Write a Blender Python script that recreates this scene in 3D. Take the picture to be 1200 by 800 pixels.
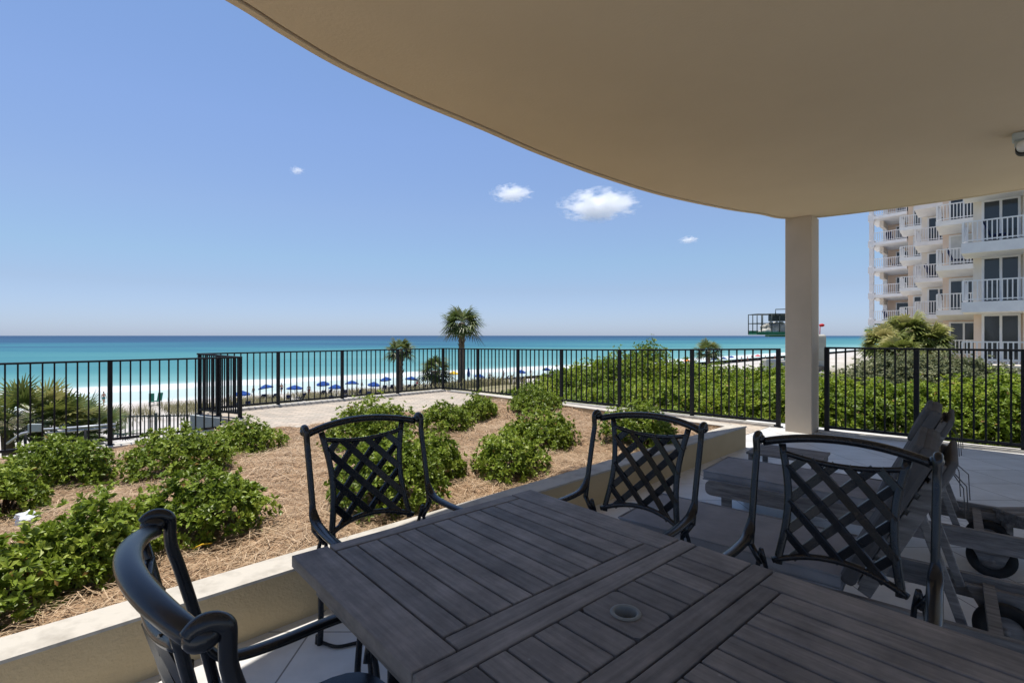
import bpy, bmesh, math, random
import numpy as np
from mathutils import Vector, Matrix

random.seed(7)
RNG = np.random.default_rng(11)
for o in list(bpy.data.objects):
    bpy.data.objects.remove(o)
scene = bpy.context.scene
COL = scene.collection
R = math.radians

# ------------------------------------------------------------------ camera
FPX = 591.0                     # focal length in pixels of the 1200 px wide photograph
HOR = 393.0                     # horizon row
CH = 1.35                       # camera height above the patio floor
cam_d = bpy.data.cameras.new('camera')
cam_d.sensor_width = 36.0
cam_d.lens = 36.0 * FPX / 1200.0
cam_d.shift_y = (HOR - 400.0) / 1200.0
cam_d.clip_start = 0.05
cam_d.clip_end = 40000
cam = bpy.data.objects.new('camera', cam_d)
cam.location = (0, 0, CH)
cam.rotation_euler = (R(90), 0, 0)
COL.objects.link(cam)
scene.camera = cam

# ------------------------------------------------------------------ sky, sun, exposure
SUN_EL = 80.5
SUN_AZ = -43.8                  # clockwise from +Y
SKY_STRENGTH = 0.092
SUN_STRENGTH = 3.5
world = bpy.data.worlds.new('World')
scene.world = world
world.use_nodes = True
wn = world.node_tree
wn.nodes.clear()
w_out = wn.nodes.new('ShaderNodeOutputWorld')
w_bg = wn.nodes.new('ShaderNodeBackground')
w_sky = wn.nodes.new('ShaderNodeTexSky')
w_sky.sky_type = 'NISHITA'
w_sky.sun_disc = False
w_sky.sun_elevation = R(SUN_EL)
w_sky.sun_rotation = R(SUN_AZ % 360)
w_sky.altitude = 10
w_sky.air_density = 1.0
w_sky.dust_density = 0.3
w_sky.ozone_density = 2.2
w_bg.inputs['Strength'].default_value = SKY_STRENGTH
# a bluer, slightly hazier band of sky low over the sea
w_tc = wn.nodes.new('ShaderNodeTexCoord')
w_sep = wn.nodes.new('ShaderNodeSeparateXYZ')
wn.links.new(w_tc.outputs['Generated'], w_sep.inputs[0])
w_rmp = wn.nodes.new('ShaderNodeValToRGB')
_st = [(0.0, (.46, .58, 0.98)), (0.087, (.58, .60, .76)), (0.14, (.66, .70, .78)), (0.225, (.80, .78, .85)), (0.36, (.89, .88, .97)), (0.57, (.90, .95, 1.03)), (0.8, (1.08, 1.05, 1.0))]
while len(w_rmp.color_ramp.elements) < len(_st):
    w_rmp.color_ramp.elements.new(0.5)
for _e, (_p, _c) in zip(w_rmp.color_ramp.elements, _st):
    _e.position = _p
    _e.color = (_c[0] / 1.25, _c[1] / 1.25, _c[2] / 1.25, 1)
wn.links.new(w_sep.outputs['Z'], w_rmp.inputs['Fac'])
w_m1 = wn.nodes.new('ShaderNodeVectorMath')
w_m1.operation = 'MULTIPLY'
w_m2 = wn.nodes.new('ShaderNodeVectorMath')
w_m2.operation = 'SCALE'
w_m2.inputs['Scale'].default_value = 1.25
wn.links.new(w_sky.outputs[0], w_m1.inputs[0])
wn.links.new(w_rmp.outputs[0], w_m1.inputs[1])
wn.links.new(w_m1.outputs[0], w_m2.inputs[0])
wn.links.new(w_m2.outputs[0], w_bg.inputs['Color'])
wn.links.new(w_bg.outputs[0], w_out.inputs['Surface'])

sun_d = bpy.data.lights.new('sun', 'SUN')
sun_d.energy = SUN_STRENGTH
sun_d.angle = R(0.53)
sun_d.color = (1.0, 0.95, 0.87)
sun = bpy.data.objects.new('sun', sun_d)
sdir = Vector((math.sin(R(SUN_AZ)) * math.cos(R(SUN_EL)), math.cos(R(SUN_AZ)) * math.cos(R(SUN_EL)), math.sin(R(SUN_EL))))
sun.rotation_euler = sdir.to_track_quat('Z', 'Y').to_euler()
COL.objects.link(sun)

vs = scene.view_settings
vs.view_transform = 'Standard'
vs.look = 'None'
vs.gamma = 1.0
vs.use_curve_mapping = False
vs.exposure = 0.78
scene.cycles.volume_bounces = 10
scene.cycles.max_bounces = 12
scene.cycles.diffuse_bounces = 5

# ------------------------------------------------------------------ directions and pixel helpers
A = Vector((0.72, 0.694, 0.0)).normalized()       # along the shore
B = Vector((-A.y, A.x, 0.0))                      # towards the sea
BP = -B                                           # back towards the building


def at_z(u, v, z=0.0):
    y = (CH - z) * FPX / (v - HOR)
    return Vector(((u - 600.0) / FPX * y, y, z))


def at_y(u, v, y):
    return Vector(((u - 600.0) / FPX * y, y, CH - (v - HOR) * y / FPX))


def st(s, t, z=0.0):
    p = A * s + B * t
    return Vector((p.x, p.y, z))


def smooth(x):
    x = min(1.0, max(0.0, x))
    return x * x * (3 - 2 * x)

# ------------------------------------------------------------------ materials
MATS = {}


def mat_base(name):
    m = bpy.data.materials.new(name)
    m.use_nodes = True
    nt = m.node_tree
    p = nt.nodes['Principled BSDF']
    MATS[name] = m
    return m, nt, p


def N(nt, kind, **kw):
    n = nt.nodes.new(kind)
    for k, v in kw.items():
        if k in n.inputs:
            n.inputs[k].default_value = v
        else:
            setattr(n, k, v)
    return n


def ramp(nt, fac, stops):
    r = nt.nodes.new('ShaderNodeValToRGB')
    el = r.color_ramp.elements
    while len(el) < len(stops):
        el.new(0.5)
    for e, (pos, c) in zip(el, stops):
        e.position = pos
        e.color = (c[0], c[1], c[2], 1)
    nt.links.new(fac, r.inputs['Fac'])
    return r.outputs['Color']


def bump(nt, p, height, strength, dist=0.01):
    b = nt.nodes.new('ShaderNodeBump')
    b.inputs['Strength'].default_value = strength
    b.inputs['Distance'].default_value = dist
    nt.links.new(height, b.inputs['Height'])
    nt.links.new(b.outputs[0], p.inputs['Normal'])


def coords(nt, kind='Object', scale=(1, 1, 1), rot=(0, 0, 0)):
    tc = nt.nodes.new('ShaderNodeTexCoord')
    mp = nt.nodes.new('ShaderNodeMapping')
    mp.inputs['Scale'].default_value = scale
    mp.inputs['Rotation'].default_value = rot
    nt.links.new(tc.outputs[kind], mp.inputs['Vector'])
    return mp.outputs[0]


def mat_noise(name, c0, c1, scale=8.0, rough=0.7, bump_s=0.2, bump_scale=60.0, spec=0.3, metallic=0.0, stretch=(1, 1, 1), lo=0.35, hi=0.65, bd=0.004):
    m, nt, p = mat_base(name)
    v = coords(nt, 'Object', stretch)
    n = N(nt, 'ShaderNodeTexNoise', Scale=scale, Detail=6.0, Roughness=0.6)
    nt.links.new(v, n.inputs['Vector'])
    nt.links.new(ramp(nt, n.outputs[0], [(lo, c0), (hi, c1)]), p.inputs['Base Color'])
    p.inputs['Roughness'].default_value = rough
    p.inputs['Specular IOR Level'].default_value = spec
    p.inputs['Metallic'].default_value = metallic
    if bump_s:
        n2 = N(nt, 'ShaderNodeTexNoise', Scale=bump_scale, Detail=5.0)
        nt.links.new(v, n2.inputs['Vector'])
        bump(nt, p, n2.outputs[0], bump_s, bd)
    return m


def mat_leaf(name, dark, mid, light, rough=0.38, trans=0.3, dead=False):
    m, nt, p = mat_base(name)
    at = N(nt, 'ShaderNodeAttribute', attribute_name='var')
    c = ramp(nt, at.outputs['Fac'], [(0.0, dark), (0.52, mid), (0.94, light), (0.975, (0.36, 0.22, 0.07))] if dead else [(0.0, dark), (0.55, mid), (1.0, light)])
    nt.links.new(c, p.inputs['Base Color'])
    p.inputs['Roughness'].default_value = rough
    p.inputs['Specular IOR Level'].default_value = 0.32
    tr = nt.nodes.new('ShaderNodeBsdfTranslucent')
    nt.links.new(c, tr.inputs['Color'])
    mx = nt.nodes.new('ShaderNodeMixShader')
    mx.inputs[0].default_value = trans
    nt.links.new(p.outputs[0], mx.inputs[1])
    nt.links.new(tr.outputs[0], mx.inputs[2])
    nt.links.new(mx.outputs[0], nt.nodes['Material Output'].inputs['Surface'])
    return m


M_STUCCO = mat_noise('stucco beige', (0.45, 0.345, 0.20), (0.54, 0.425, 0.26), 2.2, 0.9, 0.5, 60, 0.1, bd=0.008, lo=0.25, hi=0.75)
M_CEIL = mat_noise('ceiling paint', (0.55, 0.455, 0.325), (0.60, 0.50, 0.36), 0.9, 0.95, 0.35, 55, 0.05, lo=0.25, hi=0.75)
M_COLUMN = mat_noise('column paint', (0.45, 0.385, 0.305), (0.49, 0.42, 0.335), 2.0, 0.8, 0.12, 80, 0.15)
M_CAP = mat_noise('weathered cap paint', (0.34, 0.315, 0.275), (0.47, 0.44, 0.39), 9.0, 0.9, 0.4, 60, 0.1, lo=0.3, hi=0.55)
M_KERB = mat_noise('kerb concrete', (0.42, 0.40, 0.36), (0.58, 0.55, 0.50), 7.0, 0.9, 0.3, 60, 0.1)
M_GREYWALL = mat_noise('grey painted wall', (0.30, 0.33, 0.34), (0.36, 0.39, 0.40), 3.0, 0.9, 0.2, 60, 0.1)
M_RAIL = mat_noise('black powder coat', (0.010, 0.011, 0.013), (0.016, 0.017, 0.020), 20.0, 0.55, 0.05, 120, 0.22)
M_CHAIR = mat_noise('cast aluminium paint', (0.007, 0.008, 0.010), (0.014, 0.015, 0.018), 14.0, 0.27, 0.12, 220, 0.45, bd=0.001)
M_BRIGHT = mat_noise('worn aluminium', (0.25, 0.27, 0.30), (0.4, 0.42, 0.45), 20.0, 0.35, 0.1, 150, 0.5, metallic=0.7)
M_CUSHION = mat_noise('grey cushion fabric', (0.22, 0.22, 0.232), (0.29, 0.29, 0.305), 5.0, 0.95, 0.5, 380, 0.1, bd=0.002)
M_PILLOW = mat_noise('charcoal cushion fabric', (0.085, 0.082, 0.082), (0.125, 0.122, 0.122), 5.0, 0.95, 0.5, 380, 0.1, bd=0.002)
M_TEAK = mat_noise('weathered teak', (0.12, 0.113, 0.108), (0.25, 0.238, 0.228), 6.0, 0.75, 0.4, 40, 0.25, stretch=(1, 9, 9))
M_RUBBER = mat_noise('black rubber', (0.012, 0.012, 0.012), (0.022, 0.022, 0.022), 20.0, 0.7, 0.2, 90, 0.3)
M_TRUNK = mat_noise('palm trunk bark', (0.10, 0.08, 0.06), (0.22, 0.18, 0.14), 12.0, 0.95, 0.8, 24, 0.05, stretch=(1, 1, 3), bd=0.03)
M_STEM = mat_noise('shrub stems', (0.07, 0.05, 0.035), (0.14, 0.10, 0.07), 10.0, 0.95, 0.4, 40, 0.05)
M_LEAF = mat_leaf('shrub leaves', (0.085, 0.128, 0.012), (0.215, 0.295, 0.032), (0.40, 0.46, 0.085), 0.40, 0.30, True)
M_HEDGE = mat_leaf('hedge leaves', (0.075, 0.120, 0.010), (0.20, 0.285, 0.024), (0.41, 0.46, 0.055), 0.45, 0.35, True)
M_OLIVE = mat_leaf('olive hedge leaves', (0.085, 0.105, 0.045), (0.20, 0.22, 0.10), (0.38, 0.37, 0.20), 0.5, 0.3)
M_PALM = mat_leaf('palm fronds', (0.035, 0.060, 0.016), (0.095, 0.135, 0.034), (0.22, 0.23, 0.07), 0.4, 0.25)
M_PALMY = mat_leaf('yellow palm fronds', (0.08, 0.105, 0.022), (0.22, 0.25, 0.055), (0.50, 0.44, 0.18), 0.45, 0.3)
M_GRASS = mat_leaf('dune grass', (0.12, 0.12, 0.05), (0.24, 0.22, 0.11), (0.38, 0.33, 0.20), 0.6, 0.3)
M_STRAW = mat_leaf('pine straw', (0.16, 0.098, 0.055), (0.39, 0.275, 0.165), (0.68, 0.53, 0.37), 0.6, 0.1)
M_WHITE = mat_noise('white balcony paint', (0.70, 0.70, 0.71), (0.78, 0.78, 0.78), 2.0, 0.6, 0.05, 40, 0.3)
M_PEACH = mat_noise('peach stucco', (0.72, 0.56, 0.44), (0.78, 0.62, 0.50), 1.0, 0.9, 0.1, 30, 0.1)
M_PALE = mat_noise('pale stucco', (0.73, 0.665, 0.575), (0.79, 0.72, 0.63), 1.0, 0.9, 0.1, 30, 0.1)
M_BLUE = mat_noise('blue umbrella canvas', (0.015, 0.05, 0.20), (0.03, 0.08, 0.28), 2.0, 0.85, 0.1, 50, 0.1)
M_NAVY = mat_noise('navy sling fabric', (0.012, 0.02, 0.06), (0.02, 0.03, 0.09), 4.0, 0.9, 0.1, 50, 0.1)
M_GREENC = mat_noise('green beach chair paint', (0.01, 0.09, 0.06), (0.02, 0.13, 0.09), 4.0, 0.6, 0.1, 50, 0.2)
M_LIFTG = mat_noise('lift green paint', (0.02, 0.15, 0.08), (0.04, 0.22, 0.12), 6.0, 0.5, 0.1, 50, 0.3)
M_LIFTK = mat_noise('lift dark steel', (0.02, 0.03, 0.03), (0.05, 0.07, 0.065), 6.0, 0.5, 0.1, 50, 0.3)
M_TARP = mat_noise('grey tarpaulin', (0.26, 0.25, 0.22), (0.55, 0.53, 0.48), 3.0, 0.8, 0.6, 12, 0.2, bd=0.05)
M_CREAM = mat_noise('cream machine paint', (0.45, 0.42, 0.36), (0.55, 0.52, 0.45), 4.0, 0.6, 0.1, 50, 0.3)
M_RED = mat_noise('red paint', (0.45, 0.01, 0.015), (0.55, 0.02, 0.02), 4.0, 0.5, 0.1, 50, 0.3)
M_ORANGE = mat_noise('orange canvas', (0.60, 0.16, 0.02), (0.7, 0.24, 0.03), 4.0, 0.8, 0.1, 50, 0.1)
M_YELLOW = mat_noise('yellow canvas', (0.65, 0.40, 0.03), (0.75, 0.5, 0.05), 4.0, 0.8, 0.1, 50, 0.1)
M_SKIN = mat_noise('skin', (0.38, 0.22, 0.15), (0.45, 0.27, 0.19), 8.0, 0.6, 0.0)
M_HAIR = mat_noise('dark hair', (0.02, 0.015, 0.01), (0.05, 0.035, 0.02), 20.0, 0.6, 0.0)
M_TEAL = mat_noise('teal swimwear', (0.02, 0.16, 0.17), (0.03, 0.22, 0.22), 8.0, 0.8, 0.0)
M_PAPER = mat_noise('crumpled white paper', (0.62, 0.64, 0.70), (0.8, 0.82, 0.86), 14.0, 0.7, 0.3, 40, 0.2)
M_PLASTIC = mat_noise('grey lamp housing', (0.33, 0.37, 0.37), (0.40, 0.44, 0.44), 5.0, 0.5, 0.05, 40, 0.3)
M_PLASTICD = mat_noise('dark ring plastic', (0.15, 0.158, 0.15), (0.20, 0.21, 0.20), 5.0, 0.45, 0.05, 40, 0.3)
M_OPAL = mat_noise('opal lamp glass', (0.62, 0.62, 0.60), (0.7, 0.7, 0.68), 5.0, 0.25, 0.0, 40, 0.5)
M_ALU = mat_noise('silver tube', (0.42, 0.44, 0.48), (0.52, 0.54, 0.58), 5.0, 0.4, 0.05, 60, 0.5, metallic=0.3)
M_SOIL = mat_noise('dark soil', (0.06, 0.05, 0.035), (0.13, 0.105, 0.075), 3.0, 0.95, 0.5, 20, 0.05)
M_CURTAIN = mat_noise('pale shutter', (0.55, 0.55, 0.53), (0.62, 0.62, 0.60), 3.0, 0.8, 0.1, 40, 0.1)

m, nt, p = mat_base('window glass')
p.inputs['Base Color'].default_value = (0.035, 0.042, 0.048, 1)
p.inputs['Roughness'].default_value = 0.08
p.inputs['Specular IOR Level'].default_value = 0.6
M_GLASS = m

# table wood: charcoal stain with grain along the board
m, nt, p = mat_base('charcoal table wood')
v = coords(nt, 'Object', (5.0, 70.0, 30.0))
n = N(nt, 'ShaderNodeTexNoise', Scale=1.0, Detail=8.0, Roughness=0.65)
nt.links.new(v, n.inputs['Vector'])
v2 = coords(nt, 'Object', (7, 7, 7))
n2 = N(nt, 'ShaderNodeTexNoise', Scale=1.0, Detail=6.0, Roughness=0.7)
nt.links.new(v2, n2.inputs['Vector'])
c1 = ramp(nt, n.outputs[0], [(0.28, (0.124, 0.115, 0.108)), (0.72, (0.232, 0.217, 0.206))])
c2 = ramp(nt, n2.outputs[0], [(0.30, (0.62, 0.62, 0.64)), (0.52, (0.95, 0.95, 0.95)), (0.72, (1.25, 1.22, 1.2))])
mx = N(nt, 'ShaderNodeMix', data_type='RGBA', blend_type='MULTIPLY')
mx.inputs['Factor'].default_value = 1.0
nt.links.new(c1, mx.inputs['A'])
nt.links.new(c2, mx.inputs['B'])
at = N(nt, 'ShaderNodeAttribute', attribute_name='var')
c3 = ramp(nt, at.outputs['Fac'], [(0.0, (0.74, 0.74, 0.75)), (1.0, (1.22, 1.20, 1.19))])
mx2 = N(nt, 'ShaderNodeMix', data_type='RGBA', blend_type='MULTIPLY')
mx2.inputs['Factor'].default_value = 1.0
nt.links.new(mx.outputs['Result'], mx2.inputs['A'])
nt.links.new(c3, mx2.inputs['B'])
# pale paint flecks and dropped spots
vo = N(nt, 'ShaderNodeTexVoronoi', Scale=17.0)
v3 = coords(nt, 'Object', (1, 1, 1))
nt.links.new(v3, vo.inputs['Vector'])
fl = ramp(nt, vo.outputs['Distance'], [(0.035, (1, 1, 1)), (0.06, (0, 0, 0))])
n4 = N(nt, 'ShaderNodeTexNoise', Scale=3.0, Detail=2.0)
nt.links.new(v3, n4.inputs['Vector'])
fm = ramp(nt, n4.outputs[0], [(0.53, (0, 0, 0)), (0.62, (0.55, 0.55, 0.55))])
fmul = N(nt, 'ShaderNodeMix', data_type='RGBA', blend_type='MULTIPLY')
fmul.inputs['Factor'].default_value = 1.0
nt.links.new(fl, fmul.inputs['A'])
nt.links.new(fm, fmul.inputs['B'])
mx3 = N(nt, 'ShaderNodeMix', data_type='RGBA')
nt.links.new(fmul.outputs['Result'], mx3.inputs['Factor'])
nt.links.new(mx2.outputs['Result'], mx3.inputs['A'])
mx3.inputs['B'].default_value = (0.34, 0.34, 0.35, 1)
nt.links.new(mx3.outputs['Result'], p.inputs['Base Color'])
rr = ramp(nt, n2.outputs[0], [(0.3, (0.62, 0.62, 0.62)), (0.7, (0.48, 0.48, 0.48))])
nt.links.new(rr, p.inputs['Roughness'])
p.inputs['Specular IOR Level'].default_value = 0.3
bump(nt, p, n.outputs[0], 0.35, 0.002)
M_TABLE = m

# patio tiles
m, nt, p = mat_base('patio tiles')
v = coords(nt, 'Object', (1, 1, 1), (0, 0, 0))
br = nt.nodes.new('ShaderNodeTexBrick')
br.offset = 0.0
br.inputs['Scale'].default_value = 1.0
br.inputs['Brick Width'].default_value = 0.46
br.inputs['Row Height'].default_value = 0.46
br.inputs['Mortar Size'].default_value = 0.004
br.inputs['Mortar Smooth'].default_value = 0.1
br.inputs['Color1'].default_value = (0.60, 0.60, 0.59, 1)
br.inputs['Color2'].default_value = (0.66, 0.655, 0.64, 1)
br.inputs['Mortar'].default_value = (0.22, 0.21, 0.20, 1)
nt.links.new(v, br.inputs['Vector'])
n = N(nt, 'ShaderNodeTexNoise', Scale=3.0, Detail=7.0, Roughness=0.65)
nt.links.new(v, n.inputs['Vector'])
c2 = ramp(nt, n.outputs[0], [(0.3, (0.78, 0.77, 0.75)), (0.65, (1.0, 1.0, 1.0))])
mx = N(nt, 'ShaderNodeMix', data_type='RGBA', blend_type='MULTIPLY')
mx.inputs['Factor'].default_value = 1.0
nt.links.new(br.outputs['Color'], mx.inputs['A'])
nt.links.new(c2, mx.inputs['B'])
nt.links.new(mx.outputs['Result'], p.inputs['Base Color'])
p.inputs['Roughness'].default_value = 0.42
p.inputs['Specular IOR Level'].default_value = 0.35
bump(nt, p, br.outputs['Fac'], -0.3, 0.003)
M_TILE = m

# terrace pavers
m, nt, p = mat_base('terrace pavers')
v = coords(nt, 'Object', (1, 1, 1), (0, 0, R(2)))
br = nt.nodes.new('ShaderNodeTexBrick')
br.offset = 0.5
br.inputs['Scale'].default_value = 1.0
br.inputs['Brick Width'].default_value = 0.22
br.inputs['Row Height'].default_value = 0.11
br.inputs['Mortar Size'].default_value = 0.006
br.inputs['Mortar Smooth'].default_value = 0.2
br.inputs['Bias'].default_value = -0.1
br.inputs['Color1'].default_value = (0.38, 0.345, 0.30, 1)
br.inputs['Color2'].default_value = (0.50, 0.43, 0.36, 1)
br.inputs['Mortar'].default_value = (0.22, 0.195, 0.165, 1)
nt.links.new(v, br.inputs['Vector'])
n = N(nt, 'ShaderNodeTexNoise', Scale=2.2, Detail=6.0, Roughness=0.65)
nt.links.new(v, n.inputs['Vector'])
c2 = ramp(nt, n.outputs[0], [(0.3, (0.80, 0.79, 0.78)), (0.65, (1.05, 1.03, 1.0))])
mx = N(nt, 'ShaderNodeMix', data_type='RGBA', blend_type='MULTIPLY')
mx.inputs['Factor'].default_value = 1.0
nt.links.new(br.outputs['Color'], mx.inputs['A'])
nt.links.new(c2, mx.inputs['B'])
nt.links.new(mx.outputs['Result'], p.inputs['Base Color'])
p.inputs['Roughness'].default_value = 0.9
p.inputs['Specular IOR Level'].default_value = 0.1
bump(nt, p, br.outputs['Fac'], -0.4, 0.004)
M_PAVER = m

# mulch bed under the straw
M_MULCH = mat_noise('straw litter', (0.20, 0.125, 0.075), (0.44, 0.30, 0.19), 22.0, 0.95, 0.9, 70, 0.05, lo=0.3, hi=0.7, bd=0.02)


def shore_coords(nt):
    """distance seaward (t) and along the shore (s) from world position"""
    g = nt.nodes.new('ShaderNodeNewGeometry')
    out = []
    for d in (A, B):
        vm = nt.nodes.new('ShaderNodeVectorMath')
        vm.operation = 'DOT_PRODUCT'
        vm.inputs[1].default_value = (d.x, d.y, 0)
        nt.links.new(g.outputs['Position'], vm.inputs[0])
        out.append(vm.outputs['Value'])
    return g.outputs['Position'], out[0], out[1]


def mth(nt, op, a, b=None, c=None):
    n = nt.nodes.new('ShaderNodeMath')
    n.operation = op
    for i, x in enumerate((a, b, c)):
        if x is None:
            continue
        if isinstance(x, (int, float)):
            n.inputs[i].default_value = x
        else:
            nt.links.new(x, n.inputs[i])
    return n.outputs[0]


def shore_t(s):
    return 116.0 - 0.14 * s if s < 150 else 95.0 - 0.02 * (s - 150)


# sand / dune ground
m, nt, p = mat_base('white sand')
pos, s_, t_ = shore_coords(nt)
n = N(nt, 'ShaderNodeTexNoise', Scale=0.12, Detail=8.0, Roughness=0.65)
nt.links.new(pos, n.inputs['Vector'])
sand = ramp(nt, n.outputs[0], [(0.3, (0.34, 0.305, 0.27)), (0.6, (0.50, 0.478, 0.455))])
n2 = N(nt, 'ShaderNodeTexNoise', Scale=0.9, Detail=6.0)
nt.links.new(pos, n2.inputs['Vector'])
soil = ramp(nt, n2.outputs[0], [(0.35, (0.10, 0.11, 0.045)), (0.6, (0.24, 0.21, 0.13))])
tt = mth(nt, 'ADD', t_, mth(nt, 'MULTIPLY', n2.outputs[0], 9.0))
tt = mth(nt, 'ADD', tt, mth(nt, 'MINIMUM', mth(nt, 'MAXIMUM', mth(nt, 'MULTIPLY_ADD', s_, 0.7, -12.0), 0.0), 14.0))
mask = mth(nt, 'MULTIPLY_ADD', tt, 1 / 6.0, -25.0 / 6.0)
mx = N(nt, 'ShaderNodeMix', data_type='RGBA')
mx.clamp_factor = True
nt.links.new(mask, mx.inputs['Factor'])
nt.links.new(soil, mx.inputs['A'])
nt.links.new(sand, mx.inputs['B'])
nt.links.new(mx.outputs['Result'], p.inputs['Base Color'])
p.inputs['Roughness'].default_value = 0.95
p.inputs['Specular IOR Level'].default_value = 0.05
bump(nt, p, n2.outputs[0], 0.6, 0.3)
M_SAND = m

# sea: foam and shallow bars at the shore, turquoise, then deep blue far out
m, nt, p = mat_base('sea water')
pos, s_, t_ = shore_coords(nt)
shore = mth(nt, 'MULTIPLY_ADD', mth(nt, 'MINIMUM', s_, 150.0), -0.14, 116.0)
shore = mth(nt, 'SUBTRACT', shore, mth(nt, 'MULTIPLY', mth(nt, 'MAXIMUM', mth(nt, 'SUBTRACT', s_, 150.0), 0.0), 0.02))
mp = nt.nodes.new('ShaderNodeMapping')
mp.inputs['Rotation'].default_value = (0, 0, -math.atan2(A.y, A.x))
mp.inputs['Scale'].default_value = (0.012, 0.07, 1)
nt.links.new(pos, mp.inputs['Vector'])
n = N(nt, 'ShaderNodeTexNoise', Scale=1.0, Detail=5.0, Roughness=0.6)
nt.links.new(mp.outputs[0], n.inputs['Vector'])
mpb = nt.nodes.new('ShaderNodeMapping')
mpb.inputs['Rotation'].default_value = (0, 0, -math.atan2(A.y, A.x))
mpb.inputs['Scale'].default_value = (0.0016, 0.006, 1)
nt.links.new(pos, mpb.inputs['Vector'])
nb = N(nt, 'ShaderNodeTexNoise', Scale=1.0, Detail=4.0, Roughness=0.6)
nt.links.new(mpb.outputs[0], nb.inputs['Vector'])
mpb.inputs['Scale'].default_value = (0.0022, 0.011, 1)
d = mth(nt, 'SUBTRACT', t_, shore)                                   # metres out from the water's edge
dj = mth(nt, 'ADD', d, mth(nt, 'MULTIPLY_ADD', n.outputs[0], 26.0, -13.0))
lg = mth(nt, 'LOGARITHM', mth(nt, 'MAXIMUM', mth(nt, 'ADD', dj, 12.0), 1.0), 10.0)
lg = mth(nt, 'ADD', lg, mth(nt, 'MULTIPLY_ADD', nb.outputs[0], 1.7, -0.85))
col = ramp(nt, mth(nt, 'DIVIDE', lg, 4.0),
           [(0.20, (0.30, 0.42, 0.40)), (0.36, (0.125, 0.285, 0.285)), (0.52, (0.055, 0.195, 0.210)),
            (0.62, (0.030, 0.140, 0.185)), (0.71, (0.018, 0.075, 0.140)), (0.85, (0.015, 0.050, 0.110))])
mp2 = nt.nodes.new('ShaderNodeMapping')
mp2.inputs['Rotation'].default_value = (0, 0, -math.atan2(A.y, A.x))
mp2.inputs['Scale'].default_value = (0.03, 0.16, 1)
nt.links.new(pos, mp2.inputs['Vector'])
n3 = N(nt, 'ShaderNodeTexNoise', Scale=1.0, Detail=7.0, Roughness=0.7)
nt.links.new(mp2.outputs[0], n3.inputs['Vector'])
df = mth(nt, 'ADD', d, mth(nt, 'MULTIPLY_ADD', n3.outputs[0], 14.0, 23.0))
foam = ramp(nt, mth(nt, 'DIVIDE', df, 40.0),
            [(0.0, (0.95, 0.95, 0.95)), (0.10, (0.5, 0.5, 0.5)), (0.17, (0.26, 0.26, 0.26)), (0.46, (0.34, 0.34, 0.34)), (0.54, (0.97, 0.97, 0.97)), (0.76, (0.9, 0.9, 0.9)), (0.83, (0.14, 0.14, 0.14)), (0.95, (0.0, 0.0, 0.0))])
mx = N(nt, 'ShaderNodeMix', data_type='RGBA')
nt.links.new(foam, mx.inputs['Factor'])
nt.links.new(col, mx.inputs['A'])
mx.inputs['B'].default_value = (0.62, 0.64, 0.64, 1)
nt.links.new(mx.outputs['Result'], p.inputs['Base Color'])
p.inputs['Roughness'].default_value = 0.45
p.inputs['Specular IOR Level'].default_value = 0.06
bump(nt, p, n3.outputs[0], 0.35, 0.8)
M_SEA = m

# ------------------------------------------------------------------ mesh helpers


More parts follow.
